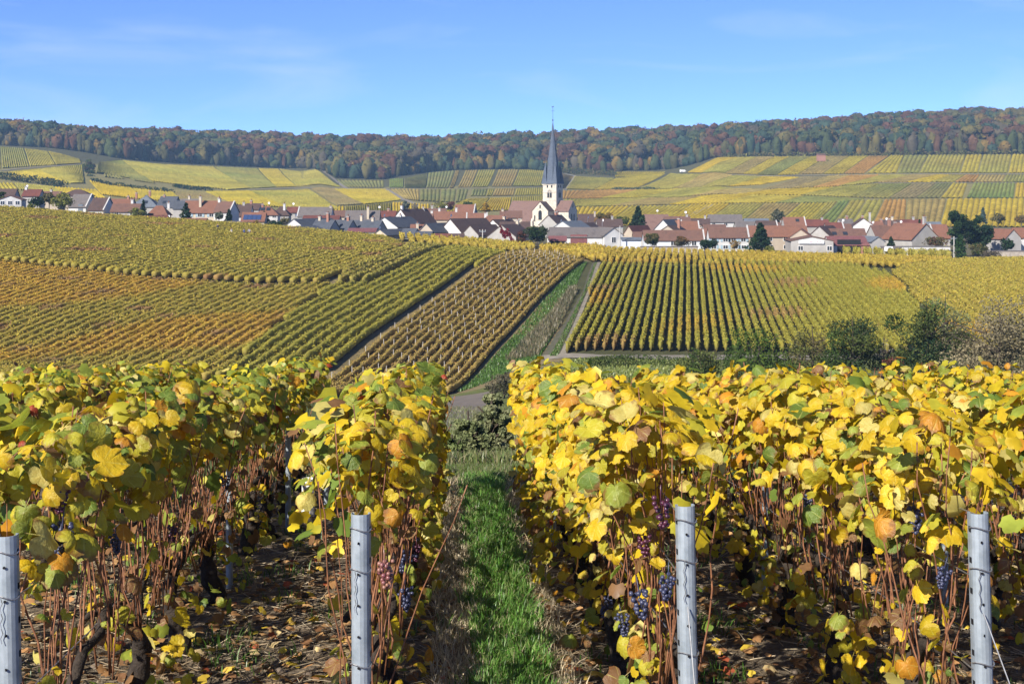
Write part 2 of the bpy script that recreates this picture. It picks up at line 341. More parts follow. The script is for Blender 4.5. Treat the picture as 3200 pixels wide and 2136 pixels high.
for i, px in enumerate(PXG):
    k0 = np.searchsorted(LDG, math.log(640)) - 1
    y640 = PYG[i, k0]; e = float(edge_px(px)); de = float(edge_d(px)); r = float(ridge_px(px)) + 16.5
    dm = 640 + (de - 640) * 0.5
    xs = [LDG[k0], math.log(dm), math.log(de), math.log(1480), math.log(1700), math.log(4000)]
    zr = -(r - HY) * 1480
    ys = [y640, y640 + (e - y640) * 0.56, e, r, HY - zr * 1.02 / 1700 * 1.0, HY - zr / 4000]
    sel = LDG > LDG[k0]
    PYG[i, sel] = pchip(xs, ys, LDG[sel])
def row_of(px, d):
    """picture row of the terrain (vectorised)"""
    px = np.clip(np.asarray(px, float), PXG[0], PXG[-1] - 1e-3); ld = np.clip(np.log(np.maximum(np.asarray(d, float), 1e-3)), LD0, LD1 - 1e-6)
    a = (px - PXG[0]) / 6.0; b = (ld - LD0) / (LD1 - LD0) * (NLD - 1)
    i = a.astype(int); j = b.astype(int); fa = a - i; fb = b - j
    return (PYG[i, j]*(1-fa)*(1-fb) + PYG[i+1, j]*fa*(1-fb) + PYG[i, j+1]*(1-fa)*fb + PYG[i+1, j+1]*fa*fb)
def zt(x, y):
    """terrain height"""
    x = np.asarray(x, float); y = np.asarray(y, float)
    yy = np.maximum(y, 1.0); px = 512 + F * x / yy
    far = -(row_of(px, np.maximum(yy, 10.01)) - HY) / F * yy
    nearz = -(1.72 + 0.055 * y) - np.maximum(0, y - 7) * 0.12 * 1.7 * y / F
    t = np.clip((y - 10.2) / 1.5, 0, 1); return nearz * (1 - t) + far * t
def ztf(x, y): return float(zt(np.array([x]), np.array([y]))[0])
DS = np.exp(np.linspace(math.log(14), math.log(1500), 1600))
def hit(px, py, dmin=14.0, dmax=1500.0):
    """ground point seen at picture point (px, py), searched between dmin and dmax"""
    ds = DS[(DS >= dmin) & (DS <= dmax)]
    r = row_of(np.full(len(ds), px), ds)
    k = np.where(r <= py)[0]
    if len(k) == 0: d = float(ds[-1])
    elif k[0] == 0: d = float(ds[0])
    else:
        j = k[0]; t = (r[j-1] - py) / max(r[j-1] - r[j], 1e-6); d = float(ds[j-1] + (ds[j] - ds[j-1]) * t)
    x = (px - 512) / F * d
    return np.array([x, d, ztf(x, d)])
def at(px, py, d): return Vector(((px - 512) / F * d, d, -(py - HY) / F * d))

SOIL = (0.20, 0.165, 0.125); GRASS = (0.13, 0.155, 0.05); VSOIL = (0.22, 0.18, 0.095); HILLG = (0.24, 0.22, 0.09)
def terrain():
    ys = np.concatenate([np.linspace(-30, 3, 10), np.exp(np.linspace(math.log(3.6), math.log(3600), 330))])
    us = np.linspace(-0.85, 0.85, 200)
    U, Y = np.meshgrid(us, ys); X = U * (np.maximum(Y, 0) + 14); Z = zt(X, Y)
    near = np.clip((14 - Y) / 4, 0, 1) * (Y > -30)
    Z = Z + near * (rng.normal(0, 0.006, Z.shape))
    V = np.stack([X, Y, Z], -1).reshape(-1, 3)
    nr, nc = U.shape; idx = np.arange(nr * nc).reshape(nr, nc)
    Fq = np.stack([idx[:-1, :-1], idx[:-1, 1:], idx[1:, 1:], idx[1:, :-1]], -1).reshape(-1, 4)
    px = 512 + F * X / np.maximum(Y, 1); C = np.zeros(X.shape + (3,))
    C[:] = GRASS
    C[Y < 12.2] = SOIL
    C[(Y > 150) & (Y < 300)] = VSOIL
    C[(Y > 150) & (Y < 256) & (px > 562)] = (0.085, 0.09, 0.04)
    C[(Y > 300)] = (0.15, 0.14, 0.08)
    C[(Y > 620)] = HILLG
    C[(Y > 1000)] = (0.10, 0.10, 0.05)
    me = mesh_np('ground', V, Fq, [M['ground']], C.reshape(-1, 3), smooth=True)
    tag(obj('ground', me), kind='structure')
terrain()
def sheet(name, pts, mt, lift, dmin, dmax, kind='structure', n=24, label=None):
    """a strip of ground laid over the terrain: pts = [(left px,py),(right px,py)] stations"""
    V = []; Fq = []
    P = [(hit(*a, dmin, dmax), hit(*b, dmin, dmax)) for a, b in pts]
    st = []
    for i in range(len(P) - 1):
        for t in np.linspace(0, 1, n, endpoint=(i == len(P) - 2)): st.append((P[i][0]*(1-t)+P[i+1][0]*t, P[i][1]*(1-t)+P[i+1][1]*t))
    m = 7
    for a, b in st:
        for s in np.linspace(0, 1, m):
            q = a * (1 - s) + b * s; j = 0.0
            q = q + (b - a) * (rng.normal(0, 0.02) if s in (0, 1) else 0)
            V.append((q[0], q[1], ztf(q[0], q[1]) + lift))
    for i in range(len(st) - 1):
        for j in range(m - 1): Fq.append((i*m+j, i*m+j+1, (i+1)*m+j+1, (i+1)*m+j))
    o = obj(name, mesh_np(name, V, Fq, [mt], smooth=True)); tag(o, kind=kind); return o

# ------------------------------------------------------------------ colours of vines
YEL = (0.60, 0.45, 0.04); YGR = (0.46, 0.41, 0.06); OLV = (0.30, 0.29, 0.06); GRN = (0.17, 0.215, 0.05)
ORG = (0.56, 0.26, 0.06); TAN = (0.40, 0.285, 0.13); BRN = (0.30, 0.18, 0.10); RED = (0.36, 0.14, 0.08); GLD = (0.56, 0.37, 0.045)
PAL = np.array([YEL, YGR, OLV, GRN, ORG, TAN, BRN, RED, GLD])
def pal(w, n):
    w = np.array(w, float); return PAL[rng.choice(len(PAL), size=n, p=w / w.sum())]
def snoise(x, y, s, seed=0):
    x = x / s + seed * 3.1; y = y / s + seed * 1.7
    return (np.sin(x*1.0+1.3*np.sin(y*0.7+seed)) + np.sin(y*1.1+1.7*np.sin(x*0.6)) + np.sin((x+y)*0.73+2*seed) + np.sin((x-y)*1.37+seed)) / 4

# ------------------------------------------------------------------ middle ground: tracks, verges and vine rows
def inside_rows(poly, wdir, spacing, off0=0.0):
    w = np.array(wdir, float); w /= np.linalg.norm(w); nrm = np.array([w[1], -w[0]])
    P = np.array([(p[0], p[1]) for p in poly]); o = P @ nrm; a = P @ w
    out = []
    for k in np.arange(math.ceil(o.min() / spacing), o.max() / spacing):
        c = k * spacing + off0; xs = []
        for i in range(len(P)):
            j = (i + 1) % len(P)
            if (o[i] - c) * (o[j] - c) < 0:
                t = (c - o[i]) / (o[j] - o[i]); xs.append(a[i] + t * (a[j] - a[i]))
        xs.sort()
        for q in range(0, len(xs) - 1, 2):
            if xs[q+1] - xs[q] > 2.5: out.append((w * xs[q] + nrm * c, w * xs[q+1] + nrm * c))
    return out
def tri_cloud(P, size, nz_up=0.25, flat=None):
    """one random leaf-like triangle at each point"""
    n = len(P); a = rng.normal(size=(n, 3)); a /= np.linalg.norm(a, axis=1)[:, None]
    b = rng.normal(size=(n, 3)); b -= a * (a * b).sum(1)[:, None]; b /= np.linalg.norm(b, axis=1)[:, None]
    s = size * rng.uniform(0.6, 1.4, n)[:, None] if np.isscalar(size) else size[:, None]
    V = np.stack([P + a*s*0.62, P - a*s*0.4 + b*s*0.5, P - a*s*0.4 - b*s*0.5], 1).reshape(-1, 3)
    return V, np.arange(3 * n).reshape(-1, 3)
def row_mesh(A, B, w, H, dens, sz, weights, patch=None, seed=0, core=(0.13, 0.09, 0.05)):
    Ls = float(np.linalg.norm(B - A)); dr = (B - A) / Ls; nr = np.array([dr[1], -dr[0]])
    n = max(12, int(Ls * dens)); s = rng.uniform(0, Ls, n)
    f = rng.random(n); lat = np.where(f < 0.36, -w/2, np.where(f < 0.68, w/2, rng.uniform(-w/2, w/2, n))) + rng.normal(0, 0.06, n)
    lump = 1 + 0.10 * np.sin(s * 2.2 + seed) + 0.07 * np.sin(s * 5.1 + seed * 2)
    h = np.where(f < 0.68, rng.uniform(0.22, 1.0, n) ** 0.8, rng.uniform(0.9, 1.06, n)) * H * lump
    X = A[0] + dr[0]*s + nr[0]*lat*lump; Y = A[1] + dr[1]*s + nr[1]*lat*lump
    P = np.stack([X, Y, zt(X, Y) + h], 1)
    V, T = tri_cloud(P, sz)
    wv = np.array(weights, float); mean = (PAL*wv[:, None]).sum(0)/wv.sum()
    base = (0.60*mean + 0.40*pal(weights, n)) * rng.uniform(0.82, 1.2, n)[:, None]
    if patch:
        for (wt2, scale, thr, sd, *cc) in patch:
            q = snoise(X, Y, scale, sd)
            for (cx, cy, cr) in cc: q = q + 0.55*np.exp(-((X-cx)**2 + (Y-cy)**2)/cr**2)
            m = np.clip((q - thr) * 6, 0, 1) > rng.random(n)
            w2 = np.array(wt2, float); m2 = (PAL*w2[:, None]).sum(0)/w2.sum()
            if m.any(): base[m] = (.55*m2 + .45*pal(wt2, int(m.sum()))) * rng.uniform(0.8, 1.2, int(m.sum()))[:, None]
    C = np.repeat(base, 3, axis=0)
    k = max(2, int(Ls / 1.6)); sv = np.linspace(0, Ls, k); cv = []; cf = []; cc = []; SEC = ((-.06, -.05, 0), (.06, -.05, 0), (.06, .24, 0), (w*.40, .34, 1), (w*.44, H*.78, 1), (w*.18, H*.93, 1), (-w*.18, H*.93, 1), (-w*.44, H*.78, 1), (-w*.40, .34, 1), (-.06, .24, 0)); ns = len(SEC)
    xs_ = A[0] + dr[0]*sv; ys_ = A[1] + dr[1]*sv; zs_ = zt(xs_, ys_); near_i = np.searchsorted(np.sort(s), sv).clip(0, n-1); so_ = np.argsort(s)
    for i in range(k):
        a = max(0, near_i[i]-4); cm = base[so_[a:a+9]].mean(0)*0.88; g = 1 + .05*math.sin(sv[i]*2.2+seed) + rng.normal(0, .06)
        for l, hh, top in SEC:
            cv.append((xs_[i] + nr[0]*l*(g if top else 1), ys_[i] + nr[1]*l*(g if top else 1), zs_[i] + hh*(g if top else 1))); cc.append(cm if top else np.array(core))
        if i:
            o = len(V) + (i-1)*ns
            for q in range(ns):
                a_, b_ = o + q, o + (q+1) % ns; cf += [(a_, b_, b_+ns), (a_, b_+ns, a_+ns)]
    e0, e1 = len(V), len(V) + (k-1)*ns
    for q in range(1, ns-1): cf += [(e0, e0+q+1, e0+q), (e1, e1+q, e1+q+1)]
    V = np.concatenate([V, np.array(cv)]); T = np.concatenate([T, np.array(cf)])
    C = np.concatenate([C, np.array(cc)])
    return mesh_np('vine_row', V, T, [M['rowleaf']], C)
def ordinal(n): return f"{n}{'th' if 10 <= n % 100 <= 20 else {1: 'st', 2: 'nd', 3: 'rd'}.get(n % 10, 'th')}"
def plot(poly, dmin, dmax, du, spacing, w, H, dens, sz, weights, label, group, patch=None, only=None):
    P = [hit(px, py, dmin, dmax) for px, py in poly]; k = 0; made = []
    for A, B in inside_rows(P, (du, 1.0), spacing):
        o = obj('vine_row', row_mesh(A, B, w, H, dens, sz, weights, patch, seed=k)); k += 1
        tag(o, label, 'vine row', group)
        made.append((o, float((A[0]+B[0])/2)))
    made.sort(key=lambda q: q[1])
    for i, (o, _) in enumerate(made): o['label'] = ordinal(i+1) + ' from left: ' + label
    return P
#              YEL YGR OLV GRN ORG TAN BRN RED GLD
plot([(-60,384),(60,383),(215,381),(333,287),(262,289.5),(140,281.5),(-60,262)], 120, 240, 0.189, 1.30, 0.78, 1.05, 34, 0.15, [3,6,5,2,1.5,2.5,1,.3,1.5],
     'vine row in the patchy orange and green plot at lower left', 'rows of the patchy lower left plot',
     [([4,2,.5,0,5,2,.5,.5,4], 9, 0.30, 3, (-66,203,20), (-52,196,22)), ([0,.4,.6,.5,1,2,2.5,1.5,0], 1.8, 0.52, 5)])
plot([(212,381),(338,370),(505,255.5),(452,250),(376,287),(334,288)], 120, 290, 0.189, 1.5, 0.72, 1.15, 34, 0.15, [2,7,7,4,0,1,.3,0,1],
     'green-yellow vine row in the strongly ridged plot left of the brown plot', 'rows of the green ridged plot')
plot([(346,371),(300,396),(452,394),(583,263),(560,255.5),(530,253.5),(509,256)], 120, 290, 0.189, 1.15, 0.5, 0.95, 32, 0.13, [.8,2.2,2.4,.6,1.2,7,2,.3,1.5],
     'brownish vine row with white stakes beside the farm track', 'rows of the brown staked plot')
plot([(-60,258),(140,277),(262,284),(322,284),(408,249),(382,239),(280,229.5),(130,219.5),(-60,208)], 205, 335, 0.189, 1.5, 0.85, 1.1, 20, 0.19, [3,8,6,1.5,.8,2.5,.8,.2,1.5],
     'olive-green vine row on the rise below the left houses', 'rows on the left rise',
     [([0,.4,.5,.4,1.5,2,3,2.0,.4], 3.5, 0.50, 9)])
plot([(330,284.5),(372,285),(446,250),(412,248.5)], 205, 300, 0.189, 1.6, 0.6, 1.4, 18, 0.26, [.6,4,6,2,.3,3,1,0,.6],
     'pale olive vine row in the narrow wedge plot on the left rise', 'rows of the wedge plot')
plot([(394,238.5),(450,240),(534,245.5),(534,250.5),(508,253),(450,247),(415,246)], 235, 310, -0.10, 1.7, 0.75, 1.4, 18, 0.28, [3,5,3,.5,.5,2,1,0,3],
     'golden vine row in the short top plot before the slate roofs', 'rows of the top left plot')
plot([(536,251.5),(553,247.5),(600,250),(606,262),(588,262),(560,254)], 235, 310, -0.10, 1.6, 0.75, 1.4, 20, 0.28, [3,4,2,.3,1,2,1,0,4],
     'golden vine row in the small plot below the grey hall', 'rows of the small golden plot')
plot([(566,353.5),(602,264.5),(700,266),(790,267),(850,268),(888,277),(914,302),(930,330),(930,353.5)], 140, 270, 0.124, 1.02, 0.33, 1.2, 44, 0.125, [2,7,8,4,0,.6,.3,0,.7],
     'green-yellow vine row running uphill in the striped right plot', 'rows of the striped right plot',
     [([5,3,.5,0,3.5,1.5,.8,.6,5], 9, 0.36, 2), ([.5,1,1,.3,1,3,3,.5,.5], 5, 0.6, 6)])
plot([(607,263),(601,251.5),(700,255),(830,258.5),(956,262),(900,268.5),(860,266.5),(800,265.5),(700,264.5)], 246, 330, 0.124, 1.25, 0.62, 1.25, 26, 0.18, [4,5,2.5,.5,1.4,2,1.2,0,4],
     'golden vine row on the flat top below the village walls', 'rows on the flat top')
plot([(838,255),(842,251),(948,252.5),(950,259)], 285, 345, 0.124, 2.2, 0.7, 1.6, 22, 0.26, [1,5,6,3,.5,1,.3,0,.5],
     'upright vine row in the little plot by the farm buildings', 'rows of the farmyard plot')
plot([(892,276),(905,268.5),(960,263),(1080,260),(1080,352),(938,352),(936,330),(918,302)], 140, 310, 0.124, 1.4, 0.75, 1.1, 24, 0.18, [3,6,5,1.5,.6,2.5,.8,.2,2],
     'yellow-olive vine row in the wide field at the right edge', 'rows of the right edge field',
     [([4,2,.5,0,4,2,.8,.6,4], 7, 0.5, 4)])

sheet('farm_track', [((541,356),(566,356)), ((565,322),(578,322)), ((583,290),(591,290)), ((593,262),(600.5,262))], M['lane'], 0.03, 140, 262)
sheet('chalk_wheel_track', [((558,357),(566,357)), ((574.5,322),(578.5,322)), ((588,290),(591.2,290)), ((597.5,262),(601,262))], M['track'], 0.06, 140, 262)
sheet('cross_road', [((540,360.5),(540,355.8)), ((600,359.2),(600,354.8)), ((700,359.5),(700,355)), ((860,360),(860,355))], M['track'], 0.05, 110, 165)
sheet('stony_yard', [((425,446),(471,441)), ((440,420),(480,412)), ((444,400),(492,394)), ((450,396.5),(500,389))], M['dirt'], 0.03, 25, 165)
def blades(name, spots, hmin, hmax, width, cols, lean=0.5, seg=2):
    """grass blades rooted at spots (n,3)"""
    n = len(spots); th = rng.uniform(0, 2*math.pi, n); d = np.stack([np.cos(th), np.sin(th), np.zeros(n)], 1); s = np.stack([-np.sin(th), np.cos(th), np.zeros(n)], 1)
    h = rng.uniform(hmin, hmax, n)[:, None]; ln = h * np.abs(rng.normal(0, lean, n))[:, None]; up = np.array([0, 0, 1.0]); w = width * rng.uniform(.6, 1.4, n)[:, None]
    P0 = spots; P1 = spots + up*h*0.6 + d*ln*0.35; P2 = spots + up*h*0.95 + d*ln
    V = np.stack([P0 - s*w, P0 + s*w, P1 + s*w*.8, P1 - s*w*.8, P2], 1).reshape(-1, 3); b = np.arange(n)[:, None] * 5
    T = np.concatenate([b + np.array([[0, 1, 2]]), b + np.array([[0, 2, 3]]), b + np.array([[3, 2, 4]])], 0)
    c = np.array(cols)[rng.choice(len(cols), n)] * rng.uniform(.7, 1.3, n)[:, None]
    return mesh_np(name, V, T, [M['grass']], np.repeat(c, 5, axis=0))
def quad_spots(poly, n, dmin, dmax):
    q = [hit(px, py, dmin, dmax) for px, py in poly]; a, b = rng.random((2, n, 1))
    P = (q[0]*(1-a)+q[1]*a)*(1-b) + (q[3]*(1-a)+q[2]*a)*b; P[:, 2] = zt(P[:, 0], P[:, 1]); return P
G1 = [(0.075,0.16,0.022),(0.10,0.19,0.03),(0.055,0.12,0.018)]; G2 = [(0.20,0.17,0.09),(0.14,0.13,0.06),(0.25,0.21,0.13)]
vs = np.concatenate([quad_spots(q, n, 140, 265) for q, n in (([(458,392),(540,357),(556,330),(512,338)], 9000), ([(512,338),(556,330),(587,263),(585,262.5)], 7000))])
tag(obj('verge_grass', blades('verge_grass', vs, 0.15, 0.45, 0.05, G1)), 'green grass on the bank beside the farm track', 'grass', kind='stuff')
vs = np.concatenate([quad_spots(q, n, 140, 265) for q, n in (([(505,362),(538,357),(562,322),(548,318)], 3500), ([(548,318),(562,322),(578,290),(572,288)], 2000))])
tag(obj('dry_weeds', blades('dry_weeds', vs, 0.4, 1.1, 0.05, G2 + [(0.1,0.11,0.05)])), 'dry grey-brown weeds along the farm track', 'weeds', kind='stuff')
vs = np.concatenate([quad_spots(q, n, 140, 265) for q, n in (([(550,356),(557,356),(573,322),(569,322)], 2600), ([(569,322),(573,322),(587,290),(585,290)], 1500), ([(585,290),(587,290),(597,263),(595,263)], 900))])
tag(obj('track_grass', blades('track_grass', vs, .10, .32, .05, G1 + G2[:1])), 'grassy crown between the wheel marks of the farm track', 'grass', kind='stuff')
# the pale stakes standing in the brown plot
stake = MB(); stake.box(-0.03, 0.03, -0.025, 0.025, -0.1, 1.55); stake_me = stake.mesh('stake', M['stakewood'])
PB = [hit(px, py, 120, 290) for px, py in [(350,368),(320,388),(452,392),(580,264),(556,257),(530,255),(512,257)]]
cnt = 0
for A, B in inside_rows(PB, (0.189, 1.0), 1.15):
    Ls = np.linalg.norm(B - A)
    for s in np.arange(random.uniform(0, 6), Ls, 6.5):
        q = A + (B - A) / Ls * s
        if cnt < 290:
            tag(obj('stake', stake_me, None, (q[0], q[1], ztf(*q)), (random.gauss(0, .03), random.gauss(0, .03), 0)), 'thin pale stake standing in the brown vine plot', 'stake', 'stakes of the brown plot'); cnt += 1

# ------------------------------------------------------------------ far hillside: vine plots, lanes, forest
FC = {'y': (0.43,0.345,0.045), 'g': (0.26,0.255,0.065), 'o': (0.345,0.305,0.06), 't': (0.36,0.275,0.085), 'r': (0.43,0.25,0.065), 'b': (0.29,0.23,0.095), 'G': (0.225,0.225,0.075), 'Y': (0.50,0.365,0.035), 'w': (0.22,0.265,0.065)}
def bilin(q, s, t): return (q[0]*(1-s)+q[1]*s)*(1-t) + (q[3]*(1-s)+q[2]*s)*t
nplots = 0
def far_plot(quad, c, stripe=1.0, dmin=560, name='vineyard_plot'):
    """quad: bottom-left, bottom-right, top-right, top-left in the picture; ridges run from bottom to top"""
    global nplots
    nplots += 1
    Q = [hit(px, py, dmin, 1400) for px, py in quad]
    wd = 0.5*(np.linalg.norm(Q[1]-Q[0]) + np.linalg.norm(Q[2]-Q[3])); ln = 0.5*(np.linalg.norm(Q[3]-Q[0]) + np.linalg.norm(Q[2]-Q[1]))
    n = int(np.clip(wd / (1.9*stripe), 3, 90)); k = int(np.clip(ln / 9, 3, 26)); V = []; C = []; T = []
    ts = np.linspace(0, 1, k + 1); base = np.array(FC[c] if isinstance(c, str) else c)
    for i in range(n):
        s0, s1, sm = i/n, (i+0.92)/n, (i+0.40)/n
        for t in ts:
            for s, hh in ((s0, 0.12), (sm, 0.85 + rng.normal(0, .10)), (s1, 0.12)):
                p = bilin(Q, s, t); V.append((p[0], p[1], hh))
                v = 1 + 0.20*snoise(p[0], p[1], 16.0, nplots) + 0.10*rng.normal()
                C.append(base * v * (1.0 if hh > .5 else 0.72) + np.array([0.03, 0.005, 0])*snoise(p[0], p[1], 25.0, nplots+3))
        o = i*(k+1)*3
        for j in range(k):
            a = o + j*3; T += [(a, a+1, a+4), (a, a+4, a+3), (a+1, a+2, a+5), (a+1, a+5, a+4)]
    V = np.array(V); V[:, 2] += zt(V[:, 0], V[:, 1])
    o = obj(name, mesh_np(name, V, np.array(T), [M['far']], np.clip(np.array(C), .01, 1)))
    return tag(o, 'distant vineyard plots on the hillside behind the village', 'vineyard', kind='stuff')
def band(bot, top, cuts, cols, gap=0.5, stripe=1.0):
    """bot/top: polylines [(px,py)..]; cuts: [(px on bottom, px on top)]; cols: one letter per plot"""
    b = np.array(bot); t = np.array(top)
    for i, c in enumerate(cols[:len(cuts) - 1]):
        if c == '-': continue
        (b0, t0), (b1, t1) = cuts[i], cuts[i+1]
        g = min(gap, (b1-b0)*.2)
        yb = lambda p: float(np.interp(p, b[:, 0], b[:, 1])); ytp = lambda p: float(np.interp(p, t[:, 0], t[:, 1]))
        far_plot([(b0+g, yb(b0)), (b1-g, yb(b1)), (t1-g, ytp(t1)), (t0+g, ytp(t0))], c, stripe)
# left hill
band([(-60,171),(0,168.4),(37,166),(82,163.5)], [(-60,146.5),(0,147),(33,149.3),(60,153.5),(81,159.5)], [(-60,-60),(2,0),(30,24),(56,48),(82,80)], 'ogoo')
band([(-60,178),(0,177.5),(47,183.5),(85,183.5)], [(-60,174),(2,172.8),(37,169.4),(83,164.6)], [(-60,-60),(0,2),(70,37),(85,83)], 'oyo')
band([(-60,190),(0,188),(64,195),(108,199)], [(-60,182.5),(0,182),(54,187.4),(64,186),(100,190.5)], [(-60,-60),(20,14),(68,54),(108,97)], 'yoY')
band([(95,172.6),(125,176.5),(160,183),(174,186),(226,189.9),(262,187.6),(300,186.6),(342,187)], [(95,163),(118,160),(163,164.4),(256,168.4),(317,169.8)], [(96,98),(150,122),(227,164.5),(251,214),(277,258),(298,279),(342,317)], 'googyo')
band([(104,177),(130,180),(158,184)], [(103,172.5),(140,175),(158,180)], [(104,103),(126,116),(134,120),(156,146)], 'G-G')  # dark green pair puts the lone tree's cast shade into the plot colour
band([(100,194.5),(130,199),(200,203),(256,206),(342,210)], [(88,180.6),(120,184.8),(174,190.9),(228,192.3),(256,190.5),(300,189),(342,189)], [(102,89),(146,130),(185,172),(236,205),(290,250),(342,309)], 'YybyoO'.replace('O', 'y'))
band([(256,203),(348,206),(402,200)], [(300,188.8),(342,188.6),(386,189.2)], [(337,311),(364,334),(402,386)], 'by')
band([(300,212),(430,212)], [(300,206.8),(348,206.8),(402,202),(430,205)], [(300,302),(345,345),(392,392),(430,430)], 'YoY')
# hollow and centre
band([(345,187.4),(386,187.6)], [(335.5,180),(385,180.6)], [(346,336),(385,384.6)], 'G', stripe=1.25)
band([(388,187.8),(455,188)], [(388,179.5),(404,179),(432,171.9),(460,170.6)], [(389,389),(404,404),(426,428),(449,455),(454,460)], 'wGGt', stripe=1.25)
band([(456,187.5),(490,187)], [(464,170.6),(497,170)], [(457,465),(471,478),(488,496)], 'to')
band([(490,186.5),(545,186)], [(498,170),(545,169.8)], [(491,498),(512,519),(543,547)], 'to')
band([(404,199.3),(420,201),(452,202.4),(470,202)], [(389,189.6),(470,189.4)], [(404,390),(420,420),(440,441),(455,457),(465,469)], 'tGGG', stripe=1.25)
band([(470,196),(492,196),(545,195)], [(470,189.4),(492,189),(545,188)], [(470,472),(486,488),(492,495),(514,516),(545,545)], 'Goto')
band([(440,212),(545,210)], [(466,199.5),(500,198),(545,196)], [(440,466),(478,490),(510,512),(545,545)], 'yYo')
# right of the spire
band([(561,188),(566,189.5),(593,190),(638,188.2)], [(561,173.5),(574,176.5),(615,178.4),(666,173.5)], [(561,562),(565,574),(593,615),(637,666)], 'toy')
band([(614,177.2),(640,177.4),(658,177)], [(615,171.8),(640,171),(667,172)], [(614,616),(656,666)], 'y')
band([(639,188.5),(672,189),(720,187),(775,184)], [(669,173.5),(702,174.4),(773,177.2),(800,177.6)], [(640,670),(671,702),(700,733),(728,762),(760,800)], 'otoY')
band([(686,172.8),(702,172.8),(773,175.4),(800,174.3),(870,173.6)], [(718,158),(760,157.2),(811,156.6),(890,156.2)], [(687,718),(702,738),(724,757),(742,774),(757,790),(776,810),(798,829),(822,849),(843,868),(864,889)], 'Yotygytyr'[:9])
band([(864,173.4),(960,173),(1080,173.5)], [(889,155.8),(966,155),(1080,154.6)], [(866,890),(897,904),(919,928),(960,966),(978,983),(1008,1012),(1080,1080)], 'ygoyoy', stripe=1.3)
band([(760,189.5),(830,187),(875,182.8),(930,182.3),(1080,182.5)], [(800,177.4),(850,175.4),(912,175),(1080,175.4)], [(762,802),(790,828),(812,850),(838,880),(876,912),(905,936),(930,950),(953,965),(975,980),(1002,1006),(1080,1080)], 'btrotYortg')
band([(561,199),(640,197.5),(700,196),(768,194),(880,198.6),(960,198),(1080,198)], [(561,191),(640,189.5),(700,188.5),(768,190),(830,187.8),(880,184),(960,183.4),(1080,183.4)], [(562,562),(600,640),(640,680),(690,735),(735,775),(800,835),(850,880),(888,912),(915,936),(940,952),(963,968),(966,973),(1014,1016),(1080,1080)], 'ryotYogbGy-wY', stripe=1.1)
band([(561,207),(640,205.5),(700,204),(768,203),(830,203)], [(561,199.8),(640,198.2),(700,196.8),(768,194.8),(870,199.6)], [(562,564),(610,650),(668,700),(720,752),(775,805),(826,866)], 'otYyg')
band([(561,226),(640,226),(700,226),(768,226),(800,226)], [(561,207.8),(640,206.2),(700,204.8),(768,203.8),(830,203.5)], [(562,566),(600,630),(650,690),(690,730),(730,764),(768,800),(800,828)], 'YyYoty')
band([(800,227),(950,227),(1080,227)], [(828,201.5),(880,200),(950,199.2),(1080,199)], [(797,827),(806,838),(826,850),(845,866),(868,884),(905,907),(938,947),(1080,1080)], 'owoortY'.replace('w','w'), stripe=1.35)

# lanes crossing the hillside
def lane(name, pts, wpx=0.55, c='track'):
    V = []; Fq = []
    P = []
    for i in range(len(pts) - 1):
        for t in np.linspace(0, 1, 12, endpoint=(i == len(pts) - 2)): P.append((pts[i][0]*(1-t)+pts[i+1][0]*t, pts[i][1]*(1-t)+pts[i+1][1]*t))
    W = [hit(a, b, 560, 1400) for a, b in P]
    for i, p in enumerate(W):
        d = W[min(i+1, len(W)-1)] - W[max(i-1, 0)]; d = d[:2] / np.linalg.norm(d[:2]); nn = np.array([d[1], -d[0]]) * wpx * 2.2
        for s in (-1, 1): q = p[:2] + nn*s; V.append((q[0], q[1], ztf(*q) + 0.35))
        if i: Fq.append((2*i-2, 2*i-1, 2*i+1, 2*i))
    tag(obj(name, mesh_np(name, V, Fq, [M[c]])), kind='structure')
lane('vineyard_lane', [(0,170.8),(30,168),(82,164.2)]); lane('vineyard_lane', [(322,170),(346,188.3),(404,200.5)], 0.7)
lane('vineyard_lane', [(250,190),(300,187.8),(346,188.4),(455,188.8),(545,187.2)], 0.6); lane('vineyard_lane', [(702,173.8),(740,175),(773,176.4),(800,175.5),(930,174.2),(1060,174.4)], 0.7)
lane('vineyard_lane', [(384,188.8),(408,201.5),(420,206)], 0.8); lane('vineyard_lane', [(690,216),(712,205)], 0.8); lane('vineyard_lane', [(870,183),(1060,183)], 0.5)
lane('vineyard_lane', [(565,190),(575,176),(560,172.8)], 0.6)

